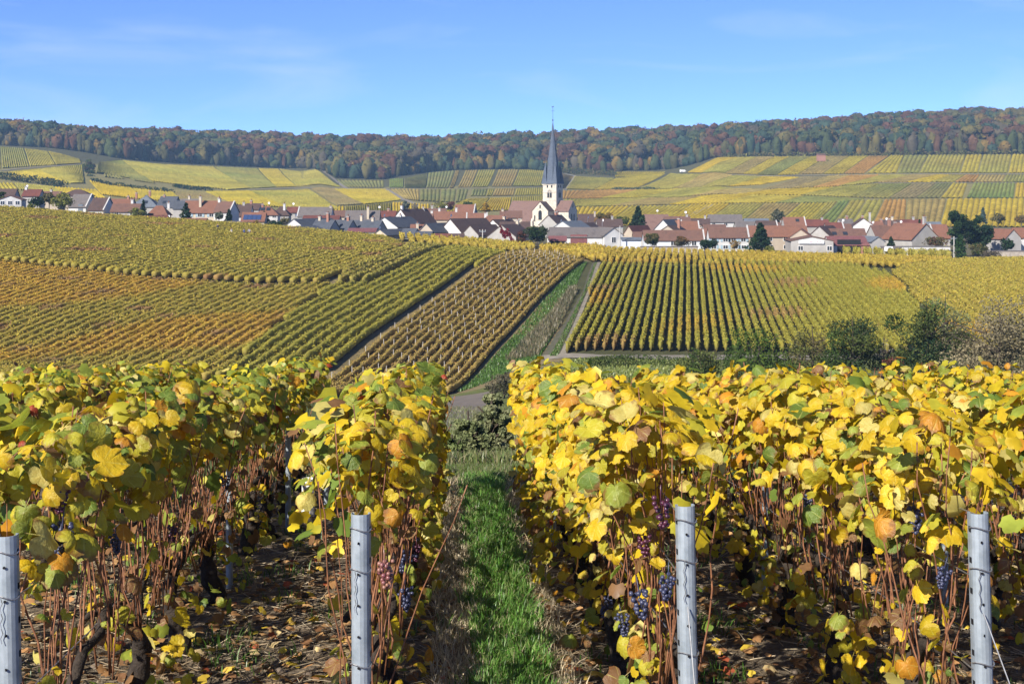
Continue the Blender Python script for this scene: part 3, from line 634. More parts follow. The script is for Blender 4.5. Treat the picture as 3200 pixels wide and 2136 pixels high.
def ico(sub=1):
    b = bmesh.new(); bmesh.ops.create_icosphere(b, subdivisions=sub, radius=1.0); b.verts.ensure_lookup_table()
    V = np.array([v.co[:] for v in b.verts]); T = np.array([[v.index for v in f.verts] for f in b.faces]); b.free(); return V, T
ICO1, ICO1T = ico(1); ICO2, ICO2T = ico(2)
FP = np.array([(0.095,0.09,0.036),(0.068,0.084,0.034),(0.125,0.068,0.038),(0.105,0.053,0.032),(0.14,0.118,0.04),(0.048,0.074,0.048),(0.18,0.12,0.032),(0.105,0.088,0.058)])
def forest():
    """the wood along the ridge: every crown is a lumpy core with leaf clumps, all one mass"""
    VV = []; TT = []; CC = []; n0 = 0
    def crown(x, y, z, r, h, c, nl, con=False, low=False):
        nonlocal n0
        lump = 1 + 0.11*rng.normal(size=len(ICO2)); ph = rng.uniform(0, 6, 3); lump = lump + .14*np.sin(ICO2 @ np.array([3.1, 2.3, 2.7]) + ph[0])
        zc = h*0.5; sh = np.array([r, r, h*0.5])
        if not con and not low: sh = np.array([r, r, r*.78]); zc = h - r*.78
        V = ICO2 * sh * 0.92 * lump[:, None]; nl = nl//2
        if con: V[:, :2] *= (0.95 - 0.75*(V[:, 2:3]/(h*0.5)+1)*0.5)
        dirs = rng.normal(size=(nl, 3)); dirs[:, 2] = np.abs(dirs[:, 2])*0.9 - 0.25; dirs[:, 1] -= 0.25; dirs /= np.linalg.norm(dirs, axis=1)[:, None]
        P = dirs * sh * rng.uniform(0.75, 1.12, nl)[:, None]
        if con: P[:, :2] *= (0.95 - 0.75*(P[:, 2:3]/(h*0.5)+1)*0.5)
        LV, LT = tri_cloud(P, r*0.30)
        cc = np.concatenate([c*rng.uniform(.72, 1.0, len(V))[:, None], np.repeat(c * rng.uniform(.8, 1.22, nl)[:, None], 3, axis=0)])
        A = np.concatenate([V, LV]) + np.array([x, y, z + zc])
        VV.append(A); CC.append(cc); TT.append(ICO2T + n0); TT.append(LT + n0 + len(V)); n0 += len(A)
    # front edge, then up the slope
    for px in np.arange(-70, 1100, 3.4):
        p = px + rng.normal(0, 1.2); d = float(edge_d(p)) + rng.uniform(2, 14); x = (p-512)/F*d
        h = rng.uniform(10, 19)*(0.75 if rng.random() < .3 else 1); c = FP[rng.choice(8, p=[.2,.2,.1,.06,.14,.12,.08,.10])]
        crown(x, d, ztf(x, d) - 1.0, rng.uniform(3.0, 5.0), h, c, 70, con=rng.random() < .12, low=True)
    n = 0
    while n < 3300:
        p = rng.uniform(-75, 1100); t = rng.random(); d0 = float(edge_d(p)) + 12; d = d0 + (1500 - d0)*t; x = (p-512)/F*d
        z = ztf(x, d); hi = t > 0.55
        w = [.16,.16,.2,.18,.08,.08,.03,.11] if hi else ([.15,.2,.08,.08,.10,.24,.05,.10] if p > 560 else [.2,.2,.12,.08,.12,.14,.04,.10])
        w = np.array(w); g1 = snoise(np.array(x), np.array(d), 22., 4); g2 = snoise(np.array(x), np.array(d), 30., 8); w[[2, 3]] *= np.exp(2.2*g1); w[[1, 5]] *= np.exp(-1.8*g1); w[[4, 6]] *= np.exp(2*g2)
        c = FP[rng.choice(8, p=w/w.sum())]*rng.uniform(.85, 1.12)
        crown(x, d, z + rng.uniform(-1.5, 1), rng.uniform(3.6, 8.2), rng.uniform(12, 21), c, 84, con=(p > 600 and not hi and rng.random() < .3)); n += 1
    for px in np.arange(-75, 1100, 3.0):
        d = rng.uniform(1465, 1500); x = (px-512)/F*d; c = FP[rng.choice(8, p=[.18,.18,.2,.2,.08,.04,.03,.09])]
        crown(x, d, ztf(x, d), rng.uniform(4.5, 6.8), rng.uniform(13.5, 18.5), c, 60)
    me = mesh_np('forest', np.concatenate(VV), np.concatenate(TT), [M['forest']], np.concatenate(CC))
    tag(obj('forest', me), 'autumn wood of brown and green trees along the ridge', 'forest', kind='stuff')
forest()

# ------------------------------------------------------------------ village
def window(parent, mk, x, z, w, h, shut=None):
    """a window on the wall plane; mk(x, out, z) gives local coordinates"""
    def bx(name, x0, x1, o0, o1, z0, z1, mt, par):
        b = MB(); pts = [mk(a, o, c) for c in (z0, z1) for (a, o) in ((x0, o0), (x1, o0), (x1, o1), (x0, o1))]
        b.v = pts; b.f = [(0,3,2,1),(4,5,6,7),(0,1,5,4),(1,2,6,5),(2,3,7,6),(3,0,4,7)]; return b.build(name, mt, par)
    f = bx('window', x-w/2-.09, x+w/2+.09, 0.0, 0.07, z-.09, z+h+.09, M['frame'], parent)
    bx('pane', x-w/2, x-.04, 0.05, 0.085, z, z+h, M['glass'], f); bx('pane', x+.04, x+w/2, 0.05, 0.085, z, z+h, M['glass'], f)
    if shut:
        for s in (-1, 1): bx('shutter', x+s*(w/2+.12+w*.25)-w*.25, x+s*(w/2+.12+w*.25)+w*.25, 0.0, 0.10, z-.05, z+h+.05, M[shut], parent)
def chimney(parent, x, y, z0, z1, mt='brick', w=0.58):
    b = MB(); b.box(x-w/2, x+w/2, y-w/2, y+w/2, z0, z1-.18); c = b.build('chimney', M[mt], parent)
    b = MB(); b.box(x-w/2-.08, x+w/2+.08, y-w/2-.08, y+w/2+.08, z1-.18, z1); b.build('chimney_cap', M['grey'], c)
    b = MB(); b.tube([(x, y, z1-.02), (x, y, z1+.42)], 0.15, 6); b.build('chimney_pot', M['tile_o'], c)
def dish(parent, x, y, z, r=0.30):
    b = MB(); ring = []
    for k, (rr, yy) in enumerate(((0.05, 0.16), (0.6, 0.11), (1.0, 0.0))):
        ring.append([(x + r*rr*math.cos(t), y - r*.1 + r*yy*1.4, z + r*rr*math.sin(t)) for t in np.linspace(0, 2*math.pi, 10, endpoint=False)])
    for a, c in zip(ring, ring[1:]):
        for j in range(10): b.poly([a[j], a[(j+1) % 10], c[(j+1) % 10], c[j]])
    b.poly(ring[0]); d = b.build('satellite_dish', M['dish'], parent)
    b = MB(); b.tube([(x, y+.2, z-1.3), (x, y+.15, z)], 0.04, 5); b.build('mast', M['wire'], d)
def house(px, d, ridge, eave, base, Wm, Lm, yaw, roof, wall, label, cat='house', hip=0.0, wins=0, gwins=0, chim=(), cop=(), dishes=(), shut=None, over=0.3, flip=False, doors=(), sky_l=(), storeys=1):
    """ridge along local x turned by yaw degrees (0: long side to the camera, 90: gable end to the camera);
    picture rows give the heights, Wm and Lm are metres"""
    rise = (eave-ridge)/F*d; zb = -(base-HY)/F*d; hw = (base-eave)/F*d; x = (px-512)/F*d; a = R(yaw)
    r = empty('house' if cat == 'house' else cat, (x, d, zb), a, label, cat)
    hl, hy = Lm/2, Wm/2; dn = -3.5
    b = MB()
    if hip: b.box(-hl, hl, -hy, hy, dn, hw)
    else: b.prism([(-hy, dn), (hy, dn), (hy, hw), (0, hw+rise-.02), (-hy, hw)], 'x', -hl, hl)
    b.build('wall', M[wall], r)
    t = 0.16; sl = rise/hy; oy = hy + over; ze = hw - over*sl; b = MB()
    if hip:
        hx = hip; n = [(-hl-over, -oy, ze), (hl+over, -oy, ze), (hl+over, oy, ze), (-hl-over, oy, ze), (-hl+hx, 0, hw+rise+t), (hl-hx, 0, hw+rise+t)]
        b.v = n + [(p[0], p[1], p[2]-t) for p in n[:4]]
        b.f = [(0, 1, 5, 4), (1, 2, 5), (2, 3, 4, 5), (3, 0, 4), (0, 6, 7, 1), (1, 7, 8, 2), (2, 8, 9, 3), (3, 9, 6, 0), (6, 9, 8, 7)]
    else: b.prism([(-oy, ze), (0, hw+rise), (oy, ze), (oy, ze+t), (0, hw+rise+t), (-oy, ze+t)], 'x', -hl-.15, hl+.15)
    b.build('roof', M[roof], r)
    for e in cop:                                     # raised pale gable copings
        b = MB(); xx = e*(hl+.05); b.prism([(-hy-.2, hw-.1), (0, hw+rise+.1), (hy+.2, hw-.1), (hy+.2, hw+.12), (0, hw+rise+.34), (-hy-.2, hw+.12)], 'x', xx-.16, xx+.16); b.build('gable_coping', M['coping'], r)
    for c in chim:
        cx, cy, hh = c[0]*hl, c[1]*hy, c[2]; zr = hw + rise*(1-abs(c[1])); chimney(r, cx, cy, zr-.4, hw+rise+hh, c[3] if len(c) > 3 else 'brick')
    for q in dishes: dish(r, q[0]*hl, q[1]*hy-.3, hw+rise+q[2])
    n = int(wins)
    if n:
        for s in range(storeys):
            for i in range(n):
                window(r, (lambda x_, o, z_: (x_, -hy-o, z_)), -hl + (i+.5)*Lm/n + random.uniform(-.3, .3), hw*(s+.38)/storeys, .95, min(1.25, hw/storeys*.45), shut)
    if gwins:
        sx = -1 if not flip else 1
        for i in range(int(gwins)):
            window(r, (lambda x_, o, z_: (sx*(hl+o), x_, z_)), -hy + (i+.5)*Wm/gwins, hw*.45, .9, min(1.2, hw*.4))
    for (fx, w_, h_, mt) in doors:
        b = MB(); b.box(fx*hl-w_/2, fx*hl+w_/2, -hy-.08, -hy+.05, -.5, h_); b.build('door', M[mt], r)
    for (fx, fz) in sky_l:
        yy = -hy*(1-fz); zz = hw + rise*fz + t; dr = Vector((0, hy, rise)).normalized(); nn = Vector((0, -rise, hy)).normalized()
        c = Vector((fx*hl, yy, zz)); b = MB(); q = [c + Vector((sx_*.5, 0, 0)) + dr*sy*.55 + nn*.08 for sx_, sy in ((-1,-1),(1,-1),(1,1),(-1,1))]
        q2 = [p - nn*.2 for p in q]; b.v = [tuple(p) for p in q+q2]; b.f = [(0,1,2,3),(4,7,6,5),(0,4,5,1),(1,5,6,2),(2,6,7,3),(3,7,4,0)]; b.build('skylight', M['glass'], r)
    return r
def Lh(x0, x1, ridge, eave, base, d, roof, wall, label, yaw=0, Wm=None, **kw):
    rise = (eave-ridge)/F*d; W = Wm or max(4.5, rise*2.3); Lm = (x1-x0)/F*d/math.cos(R(yaw)) - abs(math.tan(R(yaw)))*W*0.5
    return house((x0+x1)/2, d + W/2, ridge, eave, base, W, max(Lm, 3), yaw, roof, wall, label, **kw)
def Gh(xl, xr, ridge, eave, base, d, Lm, dev, roof, wall, label, **kw):
    """gable end towards the camera; dev > 0 turns it so that the right-hand slope shows"""
    W = (xr-xl)/F*d/math.cos(R(dev)); yaw = 90 - dev
    cx = (xl+xr)/2; a = R(yaw); px = cx + math.cos(a)*Lm/2*F/d
    return house(px, d + math.sin(a)*Lm/2, ridge, eave, base, W, Lm, yaw, roof, wall, label, **kw)
# --- left group
Lh(-6,17,189,197,208,352,'tile_d','grey','dark maroon roofed house at the left picture edge')
Gh(6,27,195.5,199.5,208,340,9,-12,'tile_b','white','small white house with three windows at far left',gwins=3)
Lh(25,42,189.5,195.5,207,368,'tile_r','grey','reddish roofed house behind the small white house',chim=((-.85,0,.9,'white'),),dishes=((-.7,0,1.0),))
Lh(64,92,189.7,194.6,206,402,'tile_d','beige','house with dark ridge roof above the grey tiled barn',hip=3.0)
Lh(73,93,194.5,206.2,212,350,'tile_g','white','grey tiled barn with white gable edge beside the yellow tree',cop=(1,),yaw=-8,doors=((.4,1.2,2,'door'),))
Lh(92.5,111,198,209.5,214,348,'tile_d','white','dark brown roof with white gable beside the grey tiled barn',cop=(1,),yaw=-10)
Lh(111,134,199,204.5,214,384,'tile_o','beige','orange roofed house behind the low brown roof',chim=((.5,0,.9),))
Lh(113,141,204,211,217,345,'tile_b','grey','low brown roof with grey wall at the vine edge',wins=2,chim=((.35,.2,1.2,'white'),))
Lh(133,160,195,205.5,215,402,'slate_l','grey','big pale slate hipped roof on the left of the village',hip=4.0,chim=((.25,0,1.3),(-.8,.2,.7)),sky_l=((.1,.3),))
Lh(160,179,196.5,206.5,215,396,'slate','grey','dark slate roof beside the big hipped roof',yaw=-8,chim=((-.6,0,.5),),sky_l=((-.3,.4),))
Lh(150,169,206,213.5,220,350,'tile_o','cream','small orange roof below the slate roofs',hip=1.5,chim=((.95,.1,.9,'white'),))
Lh(175,187,201,208,216,392,'slate','grey','small slate roof left of the dark conifer')
Lh(186,221,201,212,219,352,'tile_o','cream','long orange-brown roof with two tall chimneys',wins=3,chim=((-.1,-.5,1.2,'cream'),(.95,-.3,.9,'cream')),shut='shutter')
Lh(217,236,201.8,211.5,219,350,'tile_b','white','brown roof with pale right gable beside the long orange roof',yaw=-14,cop=(1,),chim=((-.9,0,.9,'white'),))
Lh(234,252,205,215.5,222,362,'tile_d','white','dark roof with white wall left of the solar panels',chim=((.1,0,.8,'grey'),))
solar_house = Lh(243,266,212.5,220.5,225,332,'tile_o','cream','orange roof carrying a row of blue solar panels')
Lh(132,168,216,219.6,224,335,'tile_r','grey','long low dark red roof just above the vines',Wm=5)
Lh(168,207,218.4,222.6,227,336,'tile_o','cream','long low orange roof just above the vines',Wm=6,dishes=((-.95,0,.6),))
Lh(193,242,221.4,227.6,231,333,'tile_g','grey','long low grey roof just above the vines',Wm=6)
Gh(222,233,224,229,232,322,6,20,'tile_d','grey','small dark gable at the end of the low grey roof')
# --- centre left
Lh(257,279,206,213.5,219.5,372,'tile_o','white','orange hipped house with white wall and skylights',hip=2.6,wins=3,sky_l=((.1,.55),(-.4,.55)),chim=((-.5,0,.6),),dishes=((.1,0,.9),))
Lh(273,290,206.6,213.8,220,382,'tile_d','grey','dark brown roof right of the orange hipped house',hip=2.0,chim=((.4,-.4,.9,'white'),))
Lh(288,302,207,212,219,390,'tile_r','grey','small red roof left of the long taupe barn',dishes=((-.2,0,1.0),))
Lh(299,333,207.2,215.8,221,366,'tile_g','white','long taupe barn roof with white gable edges',cop=(-1,),yaw=-4,chim=((.9,0,.4,'cream'),))
Lh(304,340,215.6,219.4,224,350,'tile_r','cream','low red roof with cream wall below the taupe barn',Wm=5,wins=3)
Lh(346,380,210.5,220.5,226,372,'tile_g','grey','wide taupe roof left of the tall white gable',chim=((.35,-.8,1.0,'cream'),),dishes=((.98,0,1.0),))
Gh(283,313,218.7,229.3,232.5,325,15,27,'slate','white','white gable with long slate roof nearest the vines',dishes=((-.95,0,1.0),))
Gh(288,310,225.8,230.5,233,313,7,27,'slate','grey','low grey gable in front of the white slate-roofed house')
Lh(313,338,220,231.3,235,322,'slate','grey','dark slate roof with a broad orange chimney',yaw=-24,chim=((.35,-.1,1.7),(-.6,0,.9,'cream')))
Lh(330,356,220.2,231.6,235,326,'slate','grey','dark slate roof in the middle of the terrace',yaw=-24,chim=((.55,0,1.0),))
Lh(348,372,220.4,231.8,235,330,'slate','grey','dark slate roof with a cream chimney in the terrace',yaw=-24,chim=((.2,0,1.2,'cream'),))
Lh(364,385,220.8,231.4,236,328,'slate','grey','rightmost dark slate roof of the terrace',yaw=-24,chim=((-.2,0,.8,'cream'),))
Lh(349,377,228.3,231.2,236,311,'metal_m','pale','low pale sheet building with thin red roof',Wm=6,chim=())
Gh(373,400,217,226.5,231,336,13,24,'slate','white','broad white gable with slate roof and dish',dishes=((-.6,.5,.6),),chim=((.2,0,.6,'white'),))
Gh(392,412,209,222,231,362,12,30,'tile_d','white','tall white gable with steep dark brown roof',gwins=1,chim=((-.9,0,1.0,'white'),))
Lh(407,424,210.5,220.5,229,368,'tile_g','grey','grey roof between the tall white gable and the orange roofs',cop=(1,),chim=((.9,0,1.0,'grey'),))
Gh(375,389,229,234,237,308,13,30,'slate','cream','cream gable with slate roof at the edge of the vines',dishes=((-.95,.3,.5),))
Lh(402,419,228.6,236.2,239,311,'slate','grey','slate roof right of the cream gable',yaw=-20)
Lh(416,434,231.6,236.6,240,308,'slate','beige','low slate roof beside the tan gable',yaw=-14)
Lh(411,425,224.5,229.5,234,334,'tile_o','cream','small orange roof between the white gables',chim=((.0,-.9,.4,'cream'),))
Gh(420,435,223,231,238,319,13,28,'slate','beige','tan gable with navy roof among the slate roofs')
Gh(440,462,218.6,231,240,323,14,34,'tile_d','white','steep white gable with dark brown roof near the creeper house',dishes=((-.95,.1,.9),))
Lh(435,450,233.8,238.3,241,303,'tile_r','grey','little red roof at the edge of the golden vines',Wm=4.5)
Lh(447,464,233.8,238.6,241,304,'tile_d','grey','little dark roof at the edge of the golden vines',Wm=4.5)
Gh(462,479,225,234,240,313,11,30,'tile_d','grey','grey gable with dark roof left of the creeper house')
Lh(455,476,204.6,213.6,222,412,'tile_o','grey','big bright orange roof left of the church',cop=(1,),yaw=-8)
Lh(432,468,211.5,218.8,226,396,'tile_o','cream','long lower orange roof below the big orange roof',chim=((.35,0,1.2,'white'),(-.6,.1,1.1,'white')),dishes=((-.2,0,1.4),))
Lh(467,487,213.2,223.4,230,386,'tile_o','grey','orange roof with grey gable in front of the church nave',cop=(-1,1))
Lh(478,514,215.4,223.2,230,384,'tile_o','cream','orange hipped roof just before the church nave',hip=2.8,chim=((-.6,.1,.8,'white'),))
Lh(421,433,213,218.4,226,384,'tile_p','cream','small pink roof with white edges left of the orange roofs',chim=((.8,0,.8,'white'),))
Lh(379,396,211,216.5,226,378,'tile_r','cream','red roof behind the tall white gable',chim=((.1,0,.7),))
Gh(486,500,219.5,226,233,342,9,30,'tile_d','white','small white gable with dark roof behind the creeper house',chim=((.2,0,.8,'cream'),))
creeper_house = Gh(487,516,224.5,236,243.5,305,10,22,'tile_d','grey','pale grey house wall hung with red creeper',chim=((.85,0,1.0,'cream'),))
Lh(500,530,222,228,236,330,'tile_d','grey','dark roofs between the creeper house and the dark bush',chim=((.3,0,.9,'cream'),))
# --- the hall and the houses before the church
hall = Lh(548,606,227.5,236.2,247,306,'tile_g','white','long white hall with grey roof below the church',yaw=-9,cop=(),doors=((.15,3.6,2.9,'metal_m'),(-.55,2.4,2.6,'dark')),Wm=9)
Lh(549,566,236.2,239.8,248,301,'metal_m','grey','brown lean-to carport at the left end of the white hall',Wm=4,doors=((0,2.9,1.7,'dark'),))
Gh(603,622,227.5,234.5,247.5,305,8,-20,'tile_g','white','white gabled annex at the right end of the hall',gwins=1,dishes=((.6,0,1.6),))
Gh(539,557,215,224,232,400,9,26,'tile_d','grey','grey gable with brown roof below the church transept',chim=((.1,0,1.0),(.6,.2,1.2)))
Gh(551,572,221,228,236,368,12,26,'slate_l','white','wide white gable with bluish roof before the choir',dishes=((-.8,.4,.3),))
Gh(575,589,222.8,228.5,236,380,9,22,'tile_d','white','little white gable right of the choir',dishes=((-.2,0,1.6),))
Lh(578,596,214,225,232,455,'tile_d','beige','dark roofed house right of the church choir',chim=((.85,-.2,.9,'beige'),))
Gh(621,633,225.7,235,243,348,11,30,'tile_r','beige','beige gable with maroon roof left of the long brick roof')
Lh(633,650,232,238,244,335,'tile_b','beige','low brown roof left of the garden tree')
Lh(621,640.5,237.6,239.4,250,301,'slate_l','pale','pale flat-roofed block shed at the end of the stone wall',Wm=5)
Lh(643,703,230.4,239.2,248,312,'tile_b','pale','long brown tiled barn behind the stone garden wall',cop=(1,),wins=3)
Lh(702,710,229,238.7,247,316,'tile_o','grey','short orange roof between barn and white house')
Lh(708,747,227.5,236.6,250.5,308,'tile_b','white','white two-storey house with blue shutters',cop=(1,),wins=4,storeys=2,shut='shutter',sky_l=())
Lh(644,668,214.5,229,236,404,'tile_p','grey','big pinkish roof behind the white gables',dishes=((.1,0,1.2),))
Gh(653,669,219.6,228.5,234,352,10,26,'slate','white','white gable with slate slope before the orange roofs')
Gh(659,673,225.5,230.5,236,338,8,26,'tile_d','beige','low beige gable in front of the slate-roofed white gable',chim=((.2,-.6,1.8),))
Lh(667,681,220.6,230.3,238,356,'tile_o','grey','orange roof with white right parapet',cop=(1,))
Lh(680,698,221.4,230,238,355,'tile_o','grey','second orange roof with white right parapet',cop=(1,),dishes=((-.4,0,2.4),))
Gh(697,705,224.6,227.6,232,372,7,10,'tile_o','white','tiny white gable right of the second orange roof')
Lh(703,725,224.6,228.8,234,360,'tile_b','grey','low brown roof below the white barn')
Lh(708,741.5,214.6,221.4,227.5,432,'tile_g','white','white barn with grey roof standing behind the village',wins=3)
Lh(735,758,221.6,226.6,232,402,'tile_g','grey','taupe roof right of the white barn')
Lh(744,768,218.6,222.6,230,420,'slate_l','grey','blue slate roof with white left edge')
Lh(756,776,220.8,226.4,232,396,'tile_d','grey','dark roof with white parapet by the loose tree',cop=(1,))
Lh(747,806,226,235.4,251,318,'tile_o','beige','long orange roof with beige wall behind the conifer',wins=4,storeys=2,cop=(-1,))
Lh(783,804,217.2,225.6,233,392,'tile_o','grey','orange roof with pale ridge high among the roofs',chim=(),sky_l=((.3,.6),),cop=(1,))
Gh(787,807,229,236.2,244,309,8,14,'tile_o','beige','pink-beige gable with a tiny window above the sign',gwins=1)
sign_house = Gh(784.5,826,235.5,239.8,252.6,300,14,6,'tile_b','grey','low wide workshop with a white name board',gwins=0)
Gh(806,824,226,235,243,314,10,30,'tile_d','grey','grey gable in shade behind the name board workshop')
# --- right group
Lh(818,864,228.8,236.4,245,315,'tile_b','grey','long brown roof with two skylights behind the farm shed',sky_l=((-.35,.35),(.12,.35)),cop=())
Lh(826,864,236.3,244.2,252.5,304,'metal_m','pale','maroon sheet-roofed farm shed with a dark doorway',Wm=9,doors=((-.05,5.0,3.0,'dark'),(.8,1.8,2.0,'brick')))
Lh(825,842,222.6,229.4,236,348,'tile_r','grey','red roof left of the tall white gable at right',cop=(1,))
Lh(838,850,224,229,236,352,'tile_b','grey','brown roof below the tall white gable at right',dishes=((-.2,0,1.0),))
Gh(849,869,218,225.2,233,382,10,10,'tile_d','white','tall plain white gable rising behind the right roofs',chim=((-.2,0,.7),(-.2,-.7,1.6,'grey')))
Lh(866,882,221.6,227,234,392,'tile_o','grey','orange roof right of the tall plain gable',chim=((.9,0,.8),))
Lh(869,902,225.4,236.2,246,322,'tile_b','grey','brown roof with pale stepped parapet and red chimney',yaw=10,cop=(),chim=((.25,0,1.6),),dishes=((-.9,0,.8),(.1,.2,1.6)))
Gh(867,880,236.4,240.6,251,304,8,-10,'slate_l','grey','small grey gabled outbuilding beside the farm shed')
Lh(894,913,225.4,234.6,244,342,'tile_b','beige','brown roof with white parapet left of the large grey gable',cop=(1,),dishes=((-.3,0,1.0),),chim=((-.9,0,.9),))
Gh(904,936,223.4,238.2,251,308,10,-24,'tile_o','grey','large grey gable with orange slope and top chimney',chim=((-.9,0,1.6,'grey'),))
Lh(881,905,246.4,248.2,252.5,302,'tile_g','grey','open lean-to sheds behind the white box trailer',Wm=4,doors=((0,3.2,.9,'dark'),))
Lh(930,946,224.6,237,246,332,'tile_o','grey','orange roofs right of the large grey gable',cop=(-1,))
Lh(925,940,222,226.5,233,372,'slate_l','white','pale slate roof peeping out behind the orange roofs')
Lh(988,1001,229.5,236.5,250,322,'tile_r','white','white walled house behind the tall dark trees')
Gh(998,1015,229,237.5,251,312,9,-14,'tile_o','grey','grey gable with orange roof at the right picture edge')
Lh(1012,1050,228,236.4,252,316,'tile_o','white','orange roofed house cut off by the right picture edge',wins=4)
Lh(817,825,153.7,154.9,156,1022,'tile_b','brick','tiny orange roofed hut under the wood on the hillside',cat='hut')

FILL = [(596,622,219,226,234,'tile_d','grey','dark roof between the choir and the cedar'),(664,690,216.5,222,230,'tile_b','grey','brown roof behind the orange roofs with parapets'),(690,710,218.5,223.5,230,'tile_d','beige','dark brown roof left of the white barn'),
 (768,786,222.5,227.5,234,'tile_b','cream','brown roof under the loose grey-green tree'),(804,828,219.5,225.5,233,'tile_r','grey','dull red roof right of the pale-ridged orange roof'),(838,852,218.8,224,232,'tile_g','grey','grey roof left of the tall plain gable'),(880,900,220,225.5,233,'tile_d','grey','dark roof behind the stepped parapet'),(900,922,219.6,224.6,232,'tile_r','beige','dull red roof behind the large grey gable'),
 (42,62,191.5,197,206,'tile_b','beige','brown roof behind the olive tree at left'),(178,200,199,204.5,213,'tile_g','grey','grey roof behind the long orange-brown roof'),(246,262,203.5,209,217,'tile_d','grey','dark roof behind the solar roof'),(318,346,210.5,216,224,'tile_b','cream','brown roof between the two taupe barns'),(392,412,213,219,228,'tile_g','grey','grey roof behind the broad white gable'),(424,446,208.5,214,224,'tile_b','grey','brown roof left of the big orange roof'),(500,522,211,217,226,'tile_b','cream','brown roof under the church nave')]
for (a_, b_, r_, e_, g_, rf_, wl_, lb_) in FILL: Lh(a_, b_, r_, e_, g_, 395 + 22*random.random(), rf_, wl_, lb_, yaw=random.uniform(-10, 10), chim=((random.uniform(-.8, .8), 0, random.uniform(.6, 1.1), random.choice(('brick', 'cream', 'grey'))),))

# solar panels on the orange roof, name board on the workshop, creeper on the grey wall
def child_roof_panel(h, n):
    me = [c for c in h.children if c.name.startswith('roof')][0].data
    ys = [v.co.y for v in me.vertices]; zs = [v.co.z for v in me.vertices]; hy = -min(ys); zt_ = max(zs); ze = min(zs) + .16; sl = (zt_-ze)/hy
    for k in range(n):
        b = MB(); x0 = -2.3 + k*1.05
        q = [(x0+a, -hy*f, ze + (1-f)*hy*sl + .05 + e) for e in (0, .09) for a, f in ((0, .85), (.98, .85), (.98, .35), (0, .35))]
        b.v = q; b.f = [(0,3,2,1),(4,5,6,7),(0,1,5,4),(1,2,6,5),(2,3,7,6),(3,0,4,7)]; b.build('solar_panel', M['solar'], h)
child_roof_panel(solar_house, 4)
def front_local(h, px, py, d):
    return h.matrix_basis.inverted() @ at(px, py, d)
def name_board(h):
    W = 41.5/F*300/math.cos(R(6)); Lm = 14; r = W/2
    zb = h.location.z; z = lambda py: -(py-HY)/F*300 - zb
    hw = (252.6-239.8)/F*300
    b = MB(); X = -Lm/2 - .32; pt = [(-r+1.6, z(243.2)), (-r+6.85, z(243.2)), (-r+6.85, z(240)), (-r+4.6, z(238.2)), (-r+1.6, z(240.0))]
    pt = [(-p, q) for p, q in pt]
    b.prism(pt, 'x', X-.05, X+.05); bd = b.build('name_board', M['signw'], h)
    for txt, y0, wdt, mt in (('Thierry', 1.95, 1.75, 'letter_g'), ('BERTRAND', 3.85, 2.6, 'letter_r')):
        cu = bpy.data.curves.new('lettering', 'FONT'); cu.body = txt; cu.size = 0.75; cu.extrude = 0.01
        o = bpy.data.objects.new('lettering', cu); COL.objects.link(o); bpy.context.view_layer.update()
        dg = bpy.context.evaluated_depsgraph_get(); me = bpy.data.meshes.new_from_object(o.evaluated_get(dg)); bpy.data.objects.remove(o)
        xs = [v.co.x for v in me.vertices]; k = wdt/(max(xs)-min(xs)); me.materials.clear(); me.materials.append(M[mt])
        lo = obj('lettering', me, bd, (X-.07, r-y0, z(242.6)), (R(90), 0, R(-90)), (k, 1.0, 1.0))
    for y0 in (2.0, 8.0): window(h, (lambda x_, o, z_: (-Lm/2-o, x_, z_)), r-y0, z(249.9), .95, .85)
name_board(sign_house)
def creeper(h):
    n = 420; W = 29/F*305/2; P = np.stack([np.full(n, -5.08), rng.uniform(-W*.95, W*.1, n), np.zeros(n)], 1)
    P[:, 2] = 1.6*rng.random(n) + (1 - np.abs(P[:, 1])/W)*2.4 + .6*np.sin(P[:, 1]*3)
    V, T = tri_cloud(P, 0.3); C = np.repeat(np.array([(0.20,0.02,0.03)])*rng.uniform(.5, 1.4, n)[:, None], 3, axis=0)
    o = obj('red_creeper', mesh_np('red_creeper', V, T, [M['tree']], C), h); o['kind'] = 'stuff'
creeper(creeper_house)

# garden walls, poles, trailer
def wall_px(x0, x1, top, base, d, mt, label, d2=None):
    d2 = d2 or d; a = at(x0, top, d); c = at(x1, top, d2); h = (base-top)/F*d; dr = (c-a); ln = Vector((dr.x, dr.y, 0)).length
    r = empty('garden_wall', (a.x, a.y, a.z-h), math.atan2(dr.y, dr.x), label, 'wall')
    b = MB(); b.box(0, ln, -.2, .2, -2.5, h); b.build('masonry', M[mt], r)
    b = MB(); b.prism([(-.3, h+.004), (.3, h+.004), (.3, h+.08), (0, h+.2), (-.3, h+.08)], 'x', -.1, ln+.1); b.build('coping', M['tile_g'], r)
wall_px(640.5,698,246.6,252.5,298,'rubble','long low rubble stone garden wall before the brown barn')
wall_px(902,950,246.5,252,300,'white','plain white garden wall below the large grey gable')
wall_px(560,606,246.2,248.3,300,'grey','low grey kerb wall before the white hall')
wall_px(992,1034,251,257,298,'rubble','low stone wall at the right picture edge before the orange house')
def pole(px, top, base, d, label):
    p = at(px, base, d); h = (base-top)/F*d; r = empty('utility_pole', p, 0, label, 'pole')
    b = MB(); b.tube([(0,0,-2),(0,0,h)], [.16,.10], 8); b.build('shaft', M['poleconc'], r)
    b = MB(); b.box(-.7, .7, -.06, .06, h-.5, h-.38); c = b.build('crossarm', M['steel'], r)
    for k in (-.6, 0, .6):
        b = MB(); b.tube([(k,0,h-.38),(k,0,h-.24),(k,0,h-.14)], [.05,.08,.04], 6); b.build('insulator', M['glass'], c)
pole(954,236,260,296,'grey concrete pole beside the columnar thuja')
